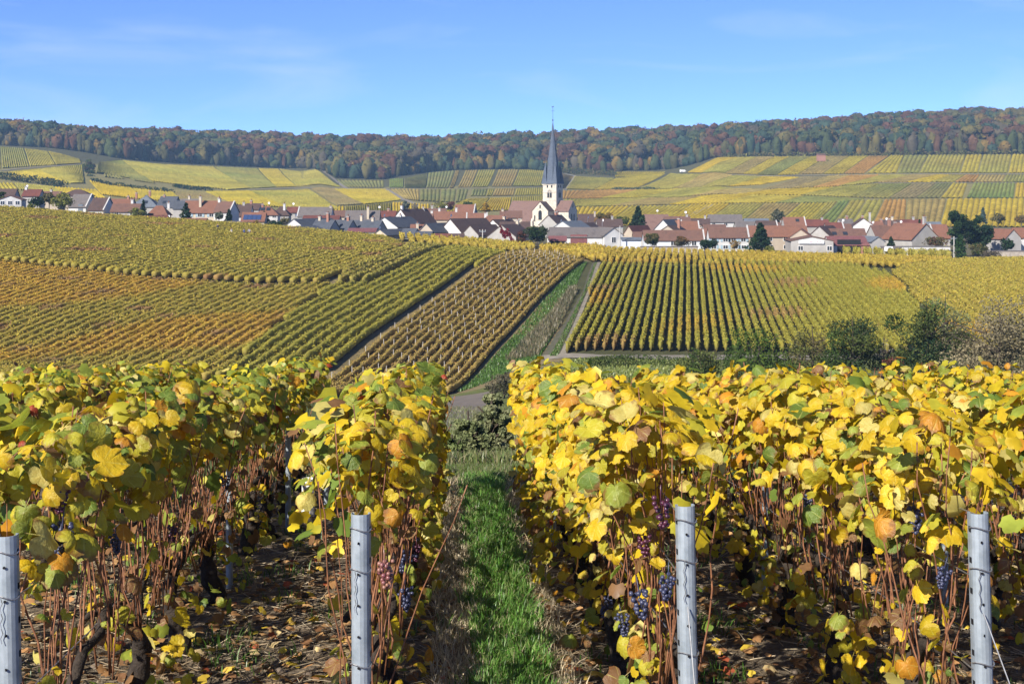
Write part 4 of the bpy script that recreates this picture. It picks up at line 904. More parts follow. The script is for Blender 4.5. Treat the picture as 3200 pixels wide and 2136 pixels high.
pole(620,225.5,250,299,'grey concrete pole between the hall and the block shed')
pole(482.6,229,241,303,'short grey pole left of the creeper house')
def trailer():
    p = at(888.6, 252.6, 299); r = empty('box_trailer', p, R(8), 'white box trailer parked before the lean-to sheds', 'trailer')
    b = MB(); b.prism([(-.72,.35),(.72,.35),(.72,1.2),(.62,1.35),(-.5,1.35),(-.72,1.15)], 'y', -.6, .6); b.build('body', M['dish'], r)
    for s in (-1, 1):
        b = MB(); b.tube([(.05, s*.68, .3), (.05, s*.55, .3)], .3, 12); w = b.build('wheel', M['tyre'], r)
        b = MB(); b.tube([(.05, s*.70, .3), (.05, s*.66, .3)], .15, 8); b.build('rim', M['steel'], w)
    b = MB(); b.tube([(-.72,0,.4),(-1.4,0,.4)], .04, 5); b.build('drawbar', M['steel'], r)
    b = MB(); b.box(-.3, .3, -.63, -.602, .75, 1.15); b.build('window', M['glass'], r)
trailer()
def van():
    h = hit(683, 172.2, 900, 1300); r = empty('van', h, R(20), 'tiny white van parked on the lane under the wood', 'van')
    b = MB(); b.prism([(-2.3,.4),(2.3,.4),(2.35,1.0),(1.7,1.25),(1.2,2.1),(-2.3,2.15)], 'y', -.95, .95); b.build('body', M['dish'], r)
    for x in (-1.4, 1.4):
        for s in (-1, 1): b = MB(); b.tube([(x, s*1.0, .38), (x, s*.75, .38)], .38, 10); b.build('wheel', M['tyre'], r)
    b = MB(); b.poly([(1.72,-.8,1.3),(1.72,.8,1.3),(1.28,.8,2.0),(1.28,-.8,2.0)]); b.build('windscreen', M['glass'], r)
van()

# ------------------------------------------------------------------ church
def church():
    d0 = 574.0; zb = -(229-HY)/F*d0
    r = empty('church', (16.48, d0, zb), math.atan2(-.462, .887), 'pale stone village church with a tall slate spire', 'church')
    # local x = towards the choir (right), local -y = towards the camera-left front
    Z = lambda py, dd=570.0: -(py-HY)/F*dd - zb
    tw = 3.0; tt = Z(183.5)
    def arch(name, mk, x, z0, w, h, mt, par, dep=.07):
        b = MB(); pr = [(x-w/2, z0), (x+w/2, z0)] + [(x + w/2*math.cos(t), z0+h-w/2 + w/2*1.3*math.sin(t)) for t in np.linspace(0, math.pi, 9)]
        n = len(pr); b.v = [mk(p, o, q) for o in (-.05, dep) for p, q in pr]
        b.f = [tuple(range(n)), tuple(reversed(range(n, 2*n)))] + [(i, (i+1) % n, n+(i+1) % n, n+i) for i in range(n)]
        return b.build(name, M[mt], par)
    b = MB(); b.box(-tw, tw, -tw, tw, -3, tt); t = b.build('tower', M['stone'], r)
    for zz, e, hh in ((Z(192.2), .12, .25), (Z(200.2), .12, .25), (tt-.45, .22, .45)):
        b = MB(); b.box(-tw-e, tw+e, -tw-e, tw+e, zz, zz+hh); b.build('string_course', M['stone'], t)
    faces = {'f': lambda x_, o, z_: (x_, -tw-o, z_), 'r': lambda x_, o, z_: (tw+o, x_, z_), 'l': lambda x_, o, z_: (-tw-o, -x_, z_), 'b': lambda x_, o, z_: (-x_, tw+o, z_)}
    for kf, mk in faces.items():
        w1 = arch('belfry_arch', mk, 0, Z(197.6), 2.3, Z(190.0)-Z(197.6), 'rubble', t, .05)
        for x in (-.55, .55): arch('belfry_opening', mk, x, Z(197.3), .75, 2.45, 'dark', w1, .09)
        for x in (-.95, .95): arch('upper_opening', mk, x, Z(187.4), .6, 1.1, 'dark', t, .06)
    # spire: flared square foot turning into an eight-sided needle, with four corner broaches
    zs0, zs1 = tt, Z(119.8); prof = [(0.0, 3.55), (.02, 3.3), (.06, 3.0), (.30, 2.12), (.60, 1.12), (.85, .42), (1.0, .06)]
    ring = []
    for f, rr in prof:
        k = max(0, 1 - f/.06); pts = []
        for j in range(8):
            a = math.pi/8 + j*math.pi/4; o = (rr*math.cos(a)/math.cos(math.pi/8), rr*math.sin(a)/math.cos(math.pi/8))
            sq = [(1, .42), (.42, 1), (-.42, 1), (-1, .42), (-1, -.42), (-.42, -1), (.42, -1), (1, -.42)][j]; q = (sq[0]*rr, sq[1]*rr)
            pts.append((o[0]*(1-k)+q[0]*k, o[1]*(1-k)+q[1]*k, zs0 + (zs1-zs0)*f))
        ring.append(pts)
    b = MB()
    for a, c in zip(ring, ring[1:]):
        for j in range(8): b.poly([a[j], a[(j+1) % 8], c[(j+1) % 8], c[j]])
    b.poly(list(reversed(ring[0]))); b.poly(ring[-1]); bmx = b
    sp = b.build('spire', M['spire'], r)
    zp = Z(160.0)
    for sx in (-1, 1):
        for sy in (-1, 1):
            b = MB(); c = 3.45; q = [(sx*c, sy*c, zs0+.02), (sx*1.25, sy*c*.985, zs0+.02), (sx*1.2, sy*1.2, zs0+.02), (sx*c*.985, sy*1.25, zs0+.02)]; ap = (sx*2.15, sy*2.15, zp)
            for i in range(4): b.poly([q[i], q[(i+1) % 4], ap])
            b.poly(q); b.build('broach', M['spire'], sp)
    b = MB(); b.tube([(0,0,zs1-.3),(0,0,zs1+.05),(0,0,zs1+.3),(0,0,zs1+.55)], [.1,.3,.3,.08], 8); b.build('ball', M['slate'], sp)
    b = MB(); zt_ = Z(106.5); b.tube([(0,0,zs1),(0,0,zt_)], .07, 6); cr = b.build('cross', M['slate'], sp)
    b = MB(); zc = Z(110.2); b.box(-.75, .75, -.06, .06, zc-.06, zc+.06); b.build('cross_arm', M['slate'], cr)
    b = MB(); b.prism([(-.45, zt_), (.1, zt_-.05), (.45, zt_+.25), (.3, zt_+.55), (.1, zt_+.28), (-.2, zt_+.3), (-.5, zt_+.6)], 'y', -.04, .04); b.build('weathercock', M['slate'], cr)
    # nave, transept, choir
    def wing(nm, axis, c, a0, a1, W, ez, rz, roof, wallm='stone'):
        """ridge along local axis from a0 to a1, centred on c across"""
        h = W/2; b = MB(); pr = [(c-h, -3), (c+h, -3), (c+h, ez), (c, rz-.03), (c-h, ez)]; b.prism(pr, axis, a0, a1); w = b.build(nm + '_wall', M[wallm], r)
        sl = (rz-ez)/h; o = .3; b = MB(); b.prism([(c-h-o, ez-o*sl), (c, rz), (c+h+o, ez-o*sl), (c+h+o, ez-o*sl+.2), (c, rz+.2), (c-h-o, ez-o*sl+.2)], axis, a0-.12, a1+.12)
        b.build(nm + '_roof', M[roof], r); return w
    nv = wing('nave', 'x', 0.0, -18.3, -2.9, 15.2, Z(221), Z(201), 'tile_p')
    for x in (-15.5, -11.5, -7.5): arch('nave_window', (lambda x_, o, z_: (x_, -7.6-o, z_)), x, .4, .7, 1.7, 'dark', nv)
    tr = wing('transept', 'y', -1.5, -8.5, -2.9, 6.9, Z(210.4), Z(201.6), 'tile_d')
    fm = lambda x_, o, z_: (x_-1.5, -8.5-o, z_)
    arch('lancet', fm, 0, Z(219.5), 1.5, 3.6, 'dark', tr); arch('slit', fm, 0, Z(208), .55, 1.3, 'dark', tr); arch('side_lancet', fm, -2.4, Z(221), .5, 2.4, 'dark', tr)
    ch = wing('choir', 'x', 0.0, 2.9, 8.9, 8.0, Z(210.7), Z(200.6), 'tile_p')
    fm = lambda x_, o, z_: (8.9+o, x_, z_)
    for x in (-1.1, 1.1): arch('lancet', fm, x, Z(222), .85, 3.3, 'dark', ch)
    arch('slit', fm, 0, Z(207.5), .55, 1.6, 'dark', ch)
    for (x, y, hgt) in ((-4.9, -8.6, 4.6), (1.9, -8.6, 4.6), (9.1, -4.0, 5.0), (9.1, 3.9, 5.0)):
        b = MB(); b.prism([(-.9, -3), (.2, -3), (.2, hgt), (-.9, hgt-1.4)], 'x', -.4, .4); o = b.build('buttress', M['stone'], r); o.location = (x, y, 0)
        if x > 5: o.rotation_euler = (0, 0, R(90))
    for x, y in ((5.0, -3.9),): 
        b = MB(); b.prism([(y-1.0, -3), (y+.2, -3), (y+.2, 4.2), (y-1.0, 3.0)], 'x', x-.35, x+.35); b.build('buttress', M['stone'], r)
    bd = Lh  # low sacristy under the choir wall
church()

# ------------------------------------------------------------------ trees and bushes
def tree(name, label, px, base, top, d, wpx, cols, kind='round', n=900, leaf=0.35, trunk=0.18, cat='tree', group=None, dens=None):
    """kind: round, cone, column, airy (gaps, visible twigs)"""
    h = (base-top)/F*d; rad = wpx/F*d/2; p = at(px, base, d); gz = ztf(p.x, p.y)
    r = empty(name, (p.x, p.y, p.z), random.uniform(0, 6), label, cat, group)
    lo = h*trunk; dn = min(-.3, gz - p.z - .3); b = MB()
    b.tube([(0,0,dn),(rad*.03,0,lo),(0,rad*.04,h*.55),(0,0,h*.85)], [max(.05,h*.028),h*.02+.02,h*.011+.012,.012], 7); tk = b.build('trunk', M['wood'], r)
    nl = 9 if kind != 'airy' else 22; tips = []
    for k in range(nl):
        a = random.uniform(0, 6.28); t = random.uniform(.1, .75); z0 = lo + (h*.85-lo)*t*.8
        ln = rad*random.uniform(.55, .95)*(1 - (t if kind in ('cone',) else t*.4)); z1 = min(h*.97, z0 + ln*random.uniform(.25, .9))
        tip = (math.cos(a)*ln, math.sin(a)*ln, z1); tips.append(tip)
        b = MB(); b.tube([(0,0,z0),(tip[0]*.5,tip[1]*.5,z0+(z1-z0)*.45),tip], [h*.010+.01,h*.006+.006,.006], 5); b.build('limb', M['wood'], tk)
    # leaf clumps through the crown's volume
    nc = int(26 if kind != 'airy' else 46); fine = 1.0; cl = []
    if name == 'bramble_bush': nc, fine = 130, .62
    for k in range(nc):
        if kind == 'cone':
            t = (k+.5)/nc; a = k*2.4; rr = rad*(1-t)**.8*random.uniform(.45, .85); cl.append((math.cos(a)*rr, math.sin(a)*rr, lo*.5 + (h-lo*.5)*t*.96, rad*(.42*(1-t)+.10), .55))
        elif kind == 'column':
            t = (k+.5)/nc; a = k*2.4; rr = rad*.5*math.sin(math.pi*min(1, t*.9+.12))**.6; cl.append((math.cos(a)*rr, math.sin(a)*rr, h*t*.95, rad*.55*(1-t*.5), 1.2))
        elif trunk < .1:                               # shrub: a dome of foliage down to the ground
            v = np.array([random.gauss(0, 1) for _ in range(3)]); v /= np.linalg.norm(v); q = random.uniform(.45, .92)
            cl.append((v[0]*rad*q, v[1]*rad*q, h*(.08 + .80*abs(v[2])*q), rad*random.uniform(.22, .36)*(.8 if kind == 'airy' else 1)*fine, .85))
        else:
            v = np.array([random.gauss(0, 1) for _ in range(3)]); v /= np.linalg.norm(v); q = random.uniform(.35, .86)
            zc = lo + (h-lo)*.5; cl.append((v[0]*rad*q, v[1]*rad*q, zc + v[2]*(h-lo)*.5*q, rad*random.uniform(.24, .42)*(.7 if kind == 'airy' else 1), .8))
    P = []; C = []; cols = np.array(cols); per = n // nc
    for (x, y, z, cr, fl) in cl:
        v = rng.normal(size=(per, 3)); v /= np.linalg.norm(v, axis=1)[:, None]; q = v*cr*rng.uniform(.5, 1.1, per)[:, None]; q[:, 2] *= fl
        P.append(q + np.array([x, y, z])); c = cols[rng.integers(len(cols))]*rng.uniform(.8, 1.2); C.append(c[None]*rng.uniform(.65, 1.35, per)[:, None])
    P = np.concatenate(P); P[:, 2] = np.maximum(P[:, 2], .05*h); V, T = tri_cloud(P, leaf)
    o = obj('crown', mesh_np('crown', V, T, [M['tree']], np.repeat(np.concatenate(C), 3, axis=0)), r); o['kind'] = 'stuff'
    return r
DG = [(0.022,0.045,0.020),(0.03,0.055,0.022),(0.018,0.035,0.02)]; MG = [(0.06,0.09,0.025),(0.045,0.075,0.022),(0.08,0.10,0.03)]
YG = [(0.16,0.17,0.04),(0.20,0.19,0.05),(0.12,0.14,0.04)]; OL = [(0.11,0.10,0.04),(0.14,0.12,0.05),(0.09,0.09,0.04)]; AU = [(0.26,0.14,0.03),(0.18,0.12,0.035),(0.09,0.10,0.03)]; RB = [(0.15,0.06,0.04),(0.11,0.05,0.035),(0.10,0.08,0.04)]
TL = [  # village trees, left to right
 ('leafy_tree','green tree at the left picture edge beside the maroon roof',2,208,189,343,9,MG,'round',700,.4),
 ('leafy_tree','olive tree behind the large yellowish bush',49,208,190,352,16,OL,'round',900,.4),
 ('garden_bush','large yellowish bush at the crest on the left',63,211,193,340,27,YG,'airy',1500,.35),
 ('garden_bush','dark hedge bush between the white house and the yellowish bush',37,209,196,343,17,DG,'round',900,.35),
 ('garden_bush','small light green bush by the white house',31,209,204,338,8,YG,'round',400,.3),
 ('conifer','slim dark conifer left of the slate roofs',143.5,217,199,345,7,DG,'cone',500,.35),
 ('garden_bush','pale yellow-green willow bush at the vine edge',137,220,207,338,16,YG,'round',900,.3),
 ('conifer','dark conifer before the long orange-brown roof',186,221,202,340,13,DG,'cone',800,.4),
 ('garden_bush','grey-green shrub beside the pointed conifer',219,222,211,338,11,[(0.12,0.14,0.09),(0.10,0.12,0.08)],'airy',600,.3),
 ('conifer','pointed conifer left of the dark roof',229,223,208.5,337,9,DG,'cone',600,.35),
 ('garden_bush','orange-tinted bush at the end of the solar roof',256,229,220,327,11,AU,'round',500,.3),
 ('conifer','dark conifer beside the orange hipped house',264.5,231,211,336,14,DG,'cone',900,.4),
 ('garden_bush','dark bush below the orange hipped house',275,232,220,331,17,DG,'round',800,.35),
 ('garden_bush','olive bush beside the tan chimney',285,230,216,338,10,OL,'round',500,.3),
 ('leafy_tree','tall thin grey-green poplar behind the taupe roof',406,212,199.5,560,9,[(0.13,0.15,0.10),(0.16,0.17,0.12)],'airy',700,.5),
 ('leafy_tree','bare whitish tree beside the tall white gable',415,214,202,520,9,[(0.22,0.20,0.16)],'airy',260,.4),
 ('leafy_tree','yellow-green tree behind the orange roofs',441,214,200.5,520,15,YG,'round',900,.5),
 ('leafy_tree','reddish brown tree behind the orange roofs',450,212,201,540,12,RB,'round',700,.5),
 ('leafy_tree','round dark green tree above the big orange roof',468,207,201.5,540,10,MG,'round',500,.5),
 ('leafy_tree','bright golden tree between the orange roof and the nave',486,216,202,500,11,[(0.42,0.27,0.03),(0.34,0.22,0.03)],'round',700,.45),
 ('garden_bush','big dark bush left of the white hall',537,248,222.5,297,25,DG+[(0.05,0.07,0.025)],'round',2200,.3),
 ('garden_bush','red and brown shrub against the creeper house',521,246,231,299,13,RB,'round',800,.3),
 ('leafy_tree','orange and green maple right of the choir',604.5,229,211.5,432,19,AU,'round',1500,.4),
 ('garden_bush','green hedge tree between maple and cedar',622,230,215,420,14,MG,'round',900,.4),
 ('conifer','broad dark cedar among the roofs',638,232,205.5,370,21,DG+[(0.035,0.06,0.03)],'cone',1700,.45),
 ('garden_bush','olive garden tree at the left end of the stone wall',652,248,232,301,17,OL+MG,'round',1300,.28),
 ('garden_bush','orange-brown garden tree before the brown barn',682,248,236,301,18,[(0.14,0.10,0.05),(0.18,0.10,0.04),(0.08,0.08,0.04)],'round',1300,.28),
 ('garden_bush','dark rounded hedge bush left of the white house',708,251.5,239,300,20,DG,'round',1300,.3),
 ('garden_bush','thin golden shrub before the white house',735,251,239,300,12,[(0.30,0.20,0.07),(0.24,0.17,0.07)],'airy',500,.28),
 ('conifer','large dark spruce before the long orange roof',760.5,252,222,298,26,DG,'cone',2600,.4),
 ('garden_bush','yellow-green shrub at the foot of the spruce',770,252.5,246,296,12,YG,'round',400,.28),
 ('leafy_tree','loose grey-green tree rising behind the orange roof',777,228,208,430,18,[(0.10,0.12,0.07),(0.13,0.13,0.08)],'airy',1300,.4),
 ('garden_bush','small dark conical bush by the large grey gable',891,248,236,306,9,DG,'cone',500,.3),
 ('garden_bush','brown and green hedge on the white garden wall',935,248,237,303,24,RB+OL,'round',1200,.28),
 ('leafy_tree','tallest dark green tree at the right of the village',957,256,209.5,304,29,DG+[(0.04,0.07,0.025)],'round',3600,.42),
 ('leafy_tree','dark green tree right of the tallest one',979,256,214.5,308,28,DG+[(0.035,0.06,0.03)],'round',3200,.42),
 ('thuja','columnar green thuja beside the concrete pole',960.5,261,234,294,13,[(0.03,0.065,0.02),(0.04,0.08,0.025)],'column',1500,.3),
 ('garden_bush','olive bush below the two dark trees',979,259,241,293,19,OL+MG,'round',1500,.28),
 ('garden_bush','grey-brown scrub below the olive bush',990,260,250,291,24,[(0.13,0.11,0.08),(0.10,0.09,0.06)],'airy',800,.25),
 ('garden_bush','dark bush in front of the right edge gable',1007,254,238,303,17,DG,'round',1100,.3),
 ('leafy_tree','blue-grey conifer behind the dark trees',983,224,207,420,9,[(0.08,0.12,0.10),(0.06,0.10,0.09)],'cone',600,.45),
 ('leafy_tree','pale olive tree behind the right dark trees',998,226,212,430,16,OL,'airy',900,.4),
 ('leafy_tree','rust coloured tree at the right picture edge',1022,226,214,430,18,[(0.20,0.13,0.05),(0.14,0.11,0.05)],'airy',900,.4),
 ('garden_bush','flat dark pine between the right roofs',872,230,222.5,398,12,DG,'round',400,.4),
 ('conifer','tiny dark conifer near the orange roofs on the right',919.5,229,219,400,4,DG,'cone',260,.35),
 ('lone_tree','round lone tree standing on the left hillside',89.5,183.5,157.5,900,15,MG+[(0.10,0.08,0.04)],'round',2200,.8),
 ('lone_tree','low grey-green bush at the foot of the lone tree',91,187,173,870,12,[(0.09,0.11,0.06)],'round',900,.7),
 ('hill_bush','brown bush on the bank at far left of the hillside',12,183,173.5,880,10,[(0.16,0.11,0.06),(0.10,0.09,0.05)],'round',600,.8),
 ('hill_bush','dark round bush on the left hillside lane',32.5,170,165.2,960,8,DG,'round',400,.8),
]
for t in TL: tree(*t[:11])
def hedge_px(name, label, pts, hgt, wid, cols, d0, d1, n, leaf, cat='hedge'):
    W = [hit(a, b, d0, d1) for a, b in pts]; P = []
    for i in range(len(W)-1):
        m = n//(len(W)-1); t = rng.random((m, 1)); q = W[i]*(1-t)+W[i+1]*t; q = q + rng.normal(0, 1, (m, 3))*np.array([wid*.4, wid*.4, 0]); P.append(q)
    P = np.concatenate(P); P[:, 2] = zt(P[:, 0], P[:, 1]) + rng.random(len(P))**.8*hgt*(0.7+.5*np.abs(snoise(P[:, 0], P[:, 1], 4)))
    V, T = tri_cloud(P, leaf); C = np.array(cols)[rng.integers(len(cols), size=len(P))]*rng.uniform(.6, 1.3, len(P))[:, None]
    tag(obj(name, mesh_np(name, V, T, [M['tree']], np.repeat(C, 3, axis=0))), label, cat, kind='stuff')
hedge_px('hill_hedge', 'dark hedge crossing the left hillside', [(-40,176),(0,178.5),(20,181.5),(47,184.8),(62,187)], 4.5, 4, DG+OL, 640, 1300, 1400, 1.0)
hedge_px('hill_hedge', 'dark hedge running right from the lone tree', [(92,181),(110,185.5),(140,189),(172,192.5)], 2.4, 2, DG, 640, 1300, 900, .8)
hedge_px('hill_hedge', 'short dark hedge in the left hillside vines', [(174,187),(190,189.5),(212,190.8)], 2.5, 2.5, DG, 640, 1300, 600, .8)
hedge_px('hill_hedge', 'grey-green hedge on the hillside right of the spire', [(613,190.2),(630,190),(655,189.8)], 2.5, 2.5, [(0.09,0.12,0.06)], 640, 1300, 500, .8)
hedge_px('hill_hedge', 'low scrub below the wood right of the spire', [(562,173.5),(580,173.5),(600,174.5),(616,175.5)], 5, 7, OL+MG+[(0.18,0.12,0.05)], 900, 1300, 1500, 1.0)
hedge_px('hill_hedge', 'scrub along the foot of the right wood', [(720,158),(770,156.8),(830,156.2),(890,155.6),(960,154.8),(1040,154.4)], 4, 6, OL+YG+[(0.16,0.12,0.06)], 900, 1300, 2500, 1.0)
# --- bushes in the valley
VB = [
 ('bramble_bush','tall grey-green bramble bush leaning on the right-hand row end',492,466,378,23,52,[(0.20,0.22,0.11),(0.25,0.26,0.14),(0.16,0.18,0.09)],'airy',11000,.05),
 ('bramble_bush','loose grey-green bramble bush at the end of the grass path',468,467,400,21,44,[(0.19,0.22,0.10),(0.23,0.25,0.12),(0.15,0.18,0.08)],'airy',9000,.045),
 ('bramble_bush','low fresh green bramble at the left of the path end',452,469,428,19,34,[(0.15,0.20,0.07),(0.19,0.23,0.09)],'airy',6000,.04),
 ('scrub_bush','twiggy grey-brown scrub left of the farm track',505,398,366,118,42,[(0.12,0.11,0.07),(0.09,0.09,0.05)],'airy',3000,.13),
 ('scrub_bush','small green scrub bush above the right vines',700,376,342,125,54,MG+YG[2:],'airy',3000,.15),
 ('scrub_bush','bright green bush above the right vine tops',758,378,321,122,90,[(0.06,0.10,0.02),(0.08,0.12,0.025),(0.05,0.08,0.02)],'round',5200,.16),
 ('scrub_bush','yellowish thin shrub between the green and dark bushes',812,376,314,123,60,YG+OL,'airy',2600,.14),
 ('scrub_bush','round dark evergreen bush in the right scrub',852,378,303,121,84,MG+[(0.05,0.075,0.03)],'round',8000,.16),
 ('scrub_bush','bare pale-twigged shrub between the dark bushes',884,374,328,126,26,[(0.24,0.22,0.20),(0.18,0.14,0.10)],'airy',600,.12),
 ('scrub_bush','tallest dark green bush in the right scrub',926,380,280,120,94,MG+DG+[(0.045,0.07,0.025),(0.07,0.09,0.03)],'round',9000,.17),
 ('scrub_bush','pale olive willow crown above the tall dark bush',946,372,278,128,78,[(0.19,0.20,0.09),(0.16,0.18,0.08)],'airy',4500,.14),
 ('scrub_bush','large grey-brown leafless scrub at the right edge',998,382,284,117,140,[(0.20,0.175,0.105),(0.165,0.15,0.085),(0.235,0.20,0.12)],'airy',14000,.16),
 ('scrub_bush','rust coloured low bush between the dark bushes',893,378,348,119,26,RB,'round',1200,.13),
]
for t in VB: tree(*t[:11], trunk=.06, cat='bush')
hedge_px('roadside_hedge', 'low dark hedge along the cross road', [(590,367.5),(612,366.5),(640,366.5),(690,367)], 1.0, 1.0, MG+[(0.10,0.13,0.04)], 100, 160, 2600, .14)

# ------------------------------------------------------------------ grape pickers far off in the left field
def picker(px, py, d, lean, jacket, label):
    g = at(px, py, d); gz = ztf(g.x, g.y); h = 1.7; me = bpy.data.meshes.new('body')
    J = {'pel': (0,0,.92), 'wst': (.0+lean*.12,0,1.10), 'chs': (lean*.32,0,1.34), 'nck': (lean*.42,0,1.48), 'hd0': (lean*.46,0,1.56), 'hd1': (lean*.50,0,1.68)}
    vs = [J[k] for k in ('pel','wst','chs','nck','hd0','hd1')]; rad = [.16,.15,.18,.065,.10,.085]; es = [(0,1),(1,2),(2,3),(3,4),(4,5)]
    for s in (-1, 1):
        n = len(vs); c = J['chs']
        vs += [(c[0], s*.19, c[2]+.06), (c[0]+.10, s*.25, c[2]-.22), (c[0]+.32, s*.17, c[2]-.30), (c[0]+.40, s*.15, c[2]-.30)]; rad += [.065,.05,.04,.045]; es += [(2,n),(n,n+1),(n+1,n+2),(n+2,n+3)]
        n = len(vs); vs += [(0, s*.10, .86), (.06, s*.11, .48), (0, s*.11, .08), (.14, s*.12, .04)]; rad += [.10,.07,.05,.045]; es += [(0,n),(n,n+1),(n+1,n+2),(n+2,n+3)]
    me.from_pydata(vs, es, []); me.materials.append(jacket)
    o = obj('person', me, None, (g.x, g.y, gz), (0, 0, random.uniform(0, 6)))
    m = o.modifiers.new('skin', 'SKIN'); o.modifiers.new('sub', 'SUBSURF').levels = 1; o.modifiers['sub'].render_levels = 1
    for i, v in enumerate(me.skin_vertices[0].data): v.radius = (rad[i], rad[i]); v.use_root = (i == 0)
    tag(o, label, 'person')
    b = MB(); V, T = ICO1*np.array([.115,.105,.10]) + np.array([lean*.49,0,1.68]), ICO1T
    obj('hair', mesh_np('hair', V, T, [M['tyre']]), o)
def cloth(name, jacket, trousers):
    m, nt, out = mat(name); p = N(nt, 'ShaderNodeBsdfPrincipled', Roughness=.9); tc = nt.nodes.new('ShaderNodeTexCoord'); sx = nt.nodes.new('ShaderNodeSeparateXYZ')
    L(nt, tc.outputs['Object'], sx.inputs[0]); mr = N(nt, 'ShaderNodeMath', operation='DIVIDE'); mr.inputs[1].default_value = 1.8; L(nt, sx.outputs[2], mr.inputs[0])
    r = ramp(nt, mr.outputs[0], [(0.0, (.03,.03,.03)), (0.05, trousers), (0.52, jacket), (0.81, (.42,.25,.18))]); r.color_ramp.interpolation = 'CONSTANT'
    L(nt, r.outputs[0], p.inputs['Base Color']); L(nt, p.outputs[0], out.inputs[0]); return m
picker(217.5, 236.5, 292, .9, cloth('cloth_a', (.03,.03,.04), (.04,.045,.06)), 'person in dark clothes bending over the vines, leftmost of the pickers')
picker(232, 241, 283, .3, cloth('cloth_b', (.55,.53,.50), (.12,.12,.14)), 'person in a pale top among the vines')
picker(244, 241, 283, .2, cloth('cloth_c', (.04,.07,.16), (.05,.05,.07)), 'person in a dark blue jacket among the vines')
picker(249.5, 240, 285, .5, cloth('cloth_d', (.28,.28,.32), (.06,.06,.08)), 'person in grey leaning over the vines, rightmost of the pickers')

# ------------------------------------------------------------------ foreground vineyard
RU = -0.041
ROWS = {1: -3.42, 2: -2.42, 3: -1.435, 4: -0.466, 5: 0.549, 6: 1.44, 7: 2.45, 8: 3.45, 9: 4.45}
START = {3: 4.0, 4: 4.36, 5: 4.46, 6: 4.38}
END = 11.6
def rowx(k, d): return ROWS[k] + RU*(d-4.4)
HALF = [(0,.74),(.045,.69),(.10,.65),(.15,.645),(.20,.59),(.245,.525),(.30,.545),(.37,.53),(.43,.535),(.48,.47),(.495,.40),(.485,.32),(.50,.25),(.545,.19),(.555,.10),(.54,.01),(.50,-.08),(.44,-.16),(.35,-.22),(.24,-.25),(.13,-.22),(.05,-.13),(0,-.03)]
def leaf_hi(seed, curl, fold):
    r = random.Random(seed); pts = [(x*(1+r.uniform(-.06,.06)), y*(1+r.uniform(-.05,.05))) for x, y in HALF]
    left = [(-x*(1+r.uniform(-.06,.06)), y*(1+r.uniform(-.05,.05))) for x, y in HALF[1:-1]][::-1]
    out = pts + left; n = len(out); cx, cy = 0.0, .16
    px, py = r.uniform(0, 6), r.uniform(0, 6)
    def z(x, y): return -1.3*curl*(x*x*1.6 + (y-.16)**2*.9) + fold*abs(x) + .085*math.sin(5*x+px)*math.cos(4.3*y+py) + r.uniform(-.012,.012)
    V = [(cx, cy, z(cx, cy))] ; rings = (0.45, 0.8, 1.0)
    for q in rings: V += [(cx+(x-cx)*q, cy+(y-cy)*q, z(cx+(x-cx)*q, cy+(y-cy)*q)) for x, y in out]
    Fc = [(0, 1+i, 1+(i+1) % n) for i in range(n)]
    for k in range(len(rings)-1):
        a = 1+k*n; b = a+n
        Fc += [(a+i, b+i, b+(i+1) % n, a+(i+1) % n) for i in range(n)]
    # stalk
    o = len(V); V += [(-.012,-.02,0),(.012,-.02,0),(.012,-.42,-.16),(-.012,-.42,-.16)]; Fc.append((o, o+1, o+2, o+3))
    return mesh_np('leaf', V, Fc, [M['leaf']], smooth=True)
LEAVES = [leaf_hi(i, [.15,.35,.55,.25,.75,-.25,.45,.1,.6,.3,-.1,.9][i], [.05,.1,-.1,.25,.1,.05,-.2,.35,.2,-.05,.15,.3][i]) for i in range(12)]
LOW = [(0,.73),(.20,.60),(.27,.50),(.46,.50),(.48,.26),(.55,.05),(.33,-.23),(0,-.05),(-.33,-.23),(-.55,.05),(-.48,.26),(-.46,.50),(-.27,.50),(-.20,.60)]
def low_leaves(P, X, Y, Z, size, C):
    """many plain leaves at once: frames X, Y, Z (n,3)"""
    n = len(P); k = len(LOW); pts = np.array([(0, .14)] + LOW); cu = rng.uniform(.1, .8, n)
    zz = -cu[:, None]*(pts[None, :, 0]**2*1.5 + (pts[None, :, 1]-.14)**2*.8) + rng.uniform(-.1, .3, n)[:, None]*np.abs(pts[None, :, 0])
    V = P[:, None, :] + size[:, None, None]*(X[:, None, :]*pts[None, :, 0, None] + Y[:, None, :]*pts[None, :, 1, None] + Z[:, None, :]*zz[:, :, None])
    T = np.array([(0, 1+i, 1+(i+1) % k) for i in range(k)]); T = (T[None] + (np.arange(n)*(k+1))[:, None, None]).reshape(-1, 3)
    return V.reshape(-1, 3), T, np.repeat(C, k+1, axis=0)
LC = np.array([(0.62,0.435,0.022),(0.45,0.41,0.038),(0.28,0.33,0.05),(0.14,0.21,0.036),(0.56,0.48,0.14),(0.55,0.26,0.025),(0.22,0.12,0.055),(0.36,0.06,0.03),(0.54,0.41,0.02)])
LWT = {'yellow': [6.5,4.8,2.4,.8,2.2,1.0,.5,.05,4.2], 'mixed': [4,5,4.5,2,2.2,.8,.7,.1,3], 'green': [3,5.5,5.5,2.4,2,.7,.8,.12,2.4]}
def frames(n, nrm_bias, spread=.75):
    Zv = nrm_bias + rng.normal(0, spread, (n, 3)); Zv /= np.linalg.norm(Zv, axis=1)[:, None]
    Yv = np.array([0, 0, -1.0]) + rng.normal(0, .55, (n, 3)); Yv -= Zv*(Zv*Yv).sum(1)[:, None]; Yv /= np.linalg.norm(Yv, axis=1)[:, None]
    return np.cross(Yv, Zv), Yv, Zv
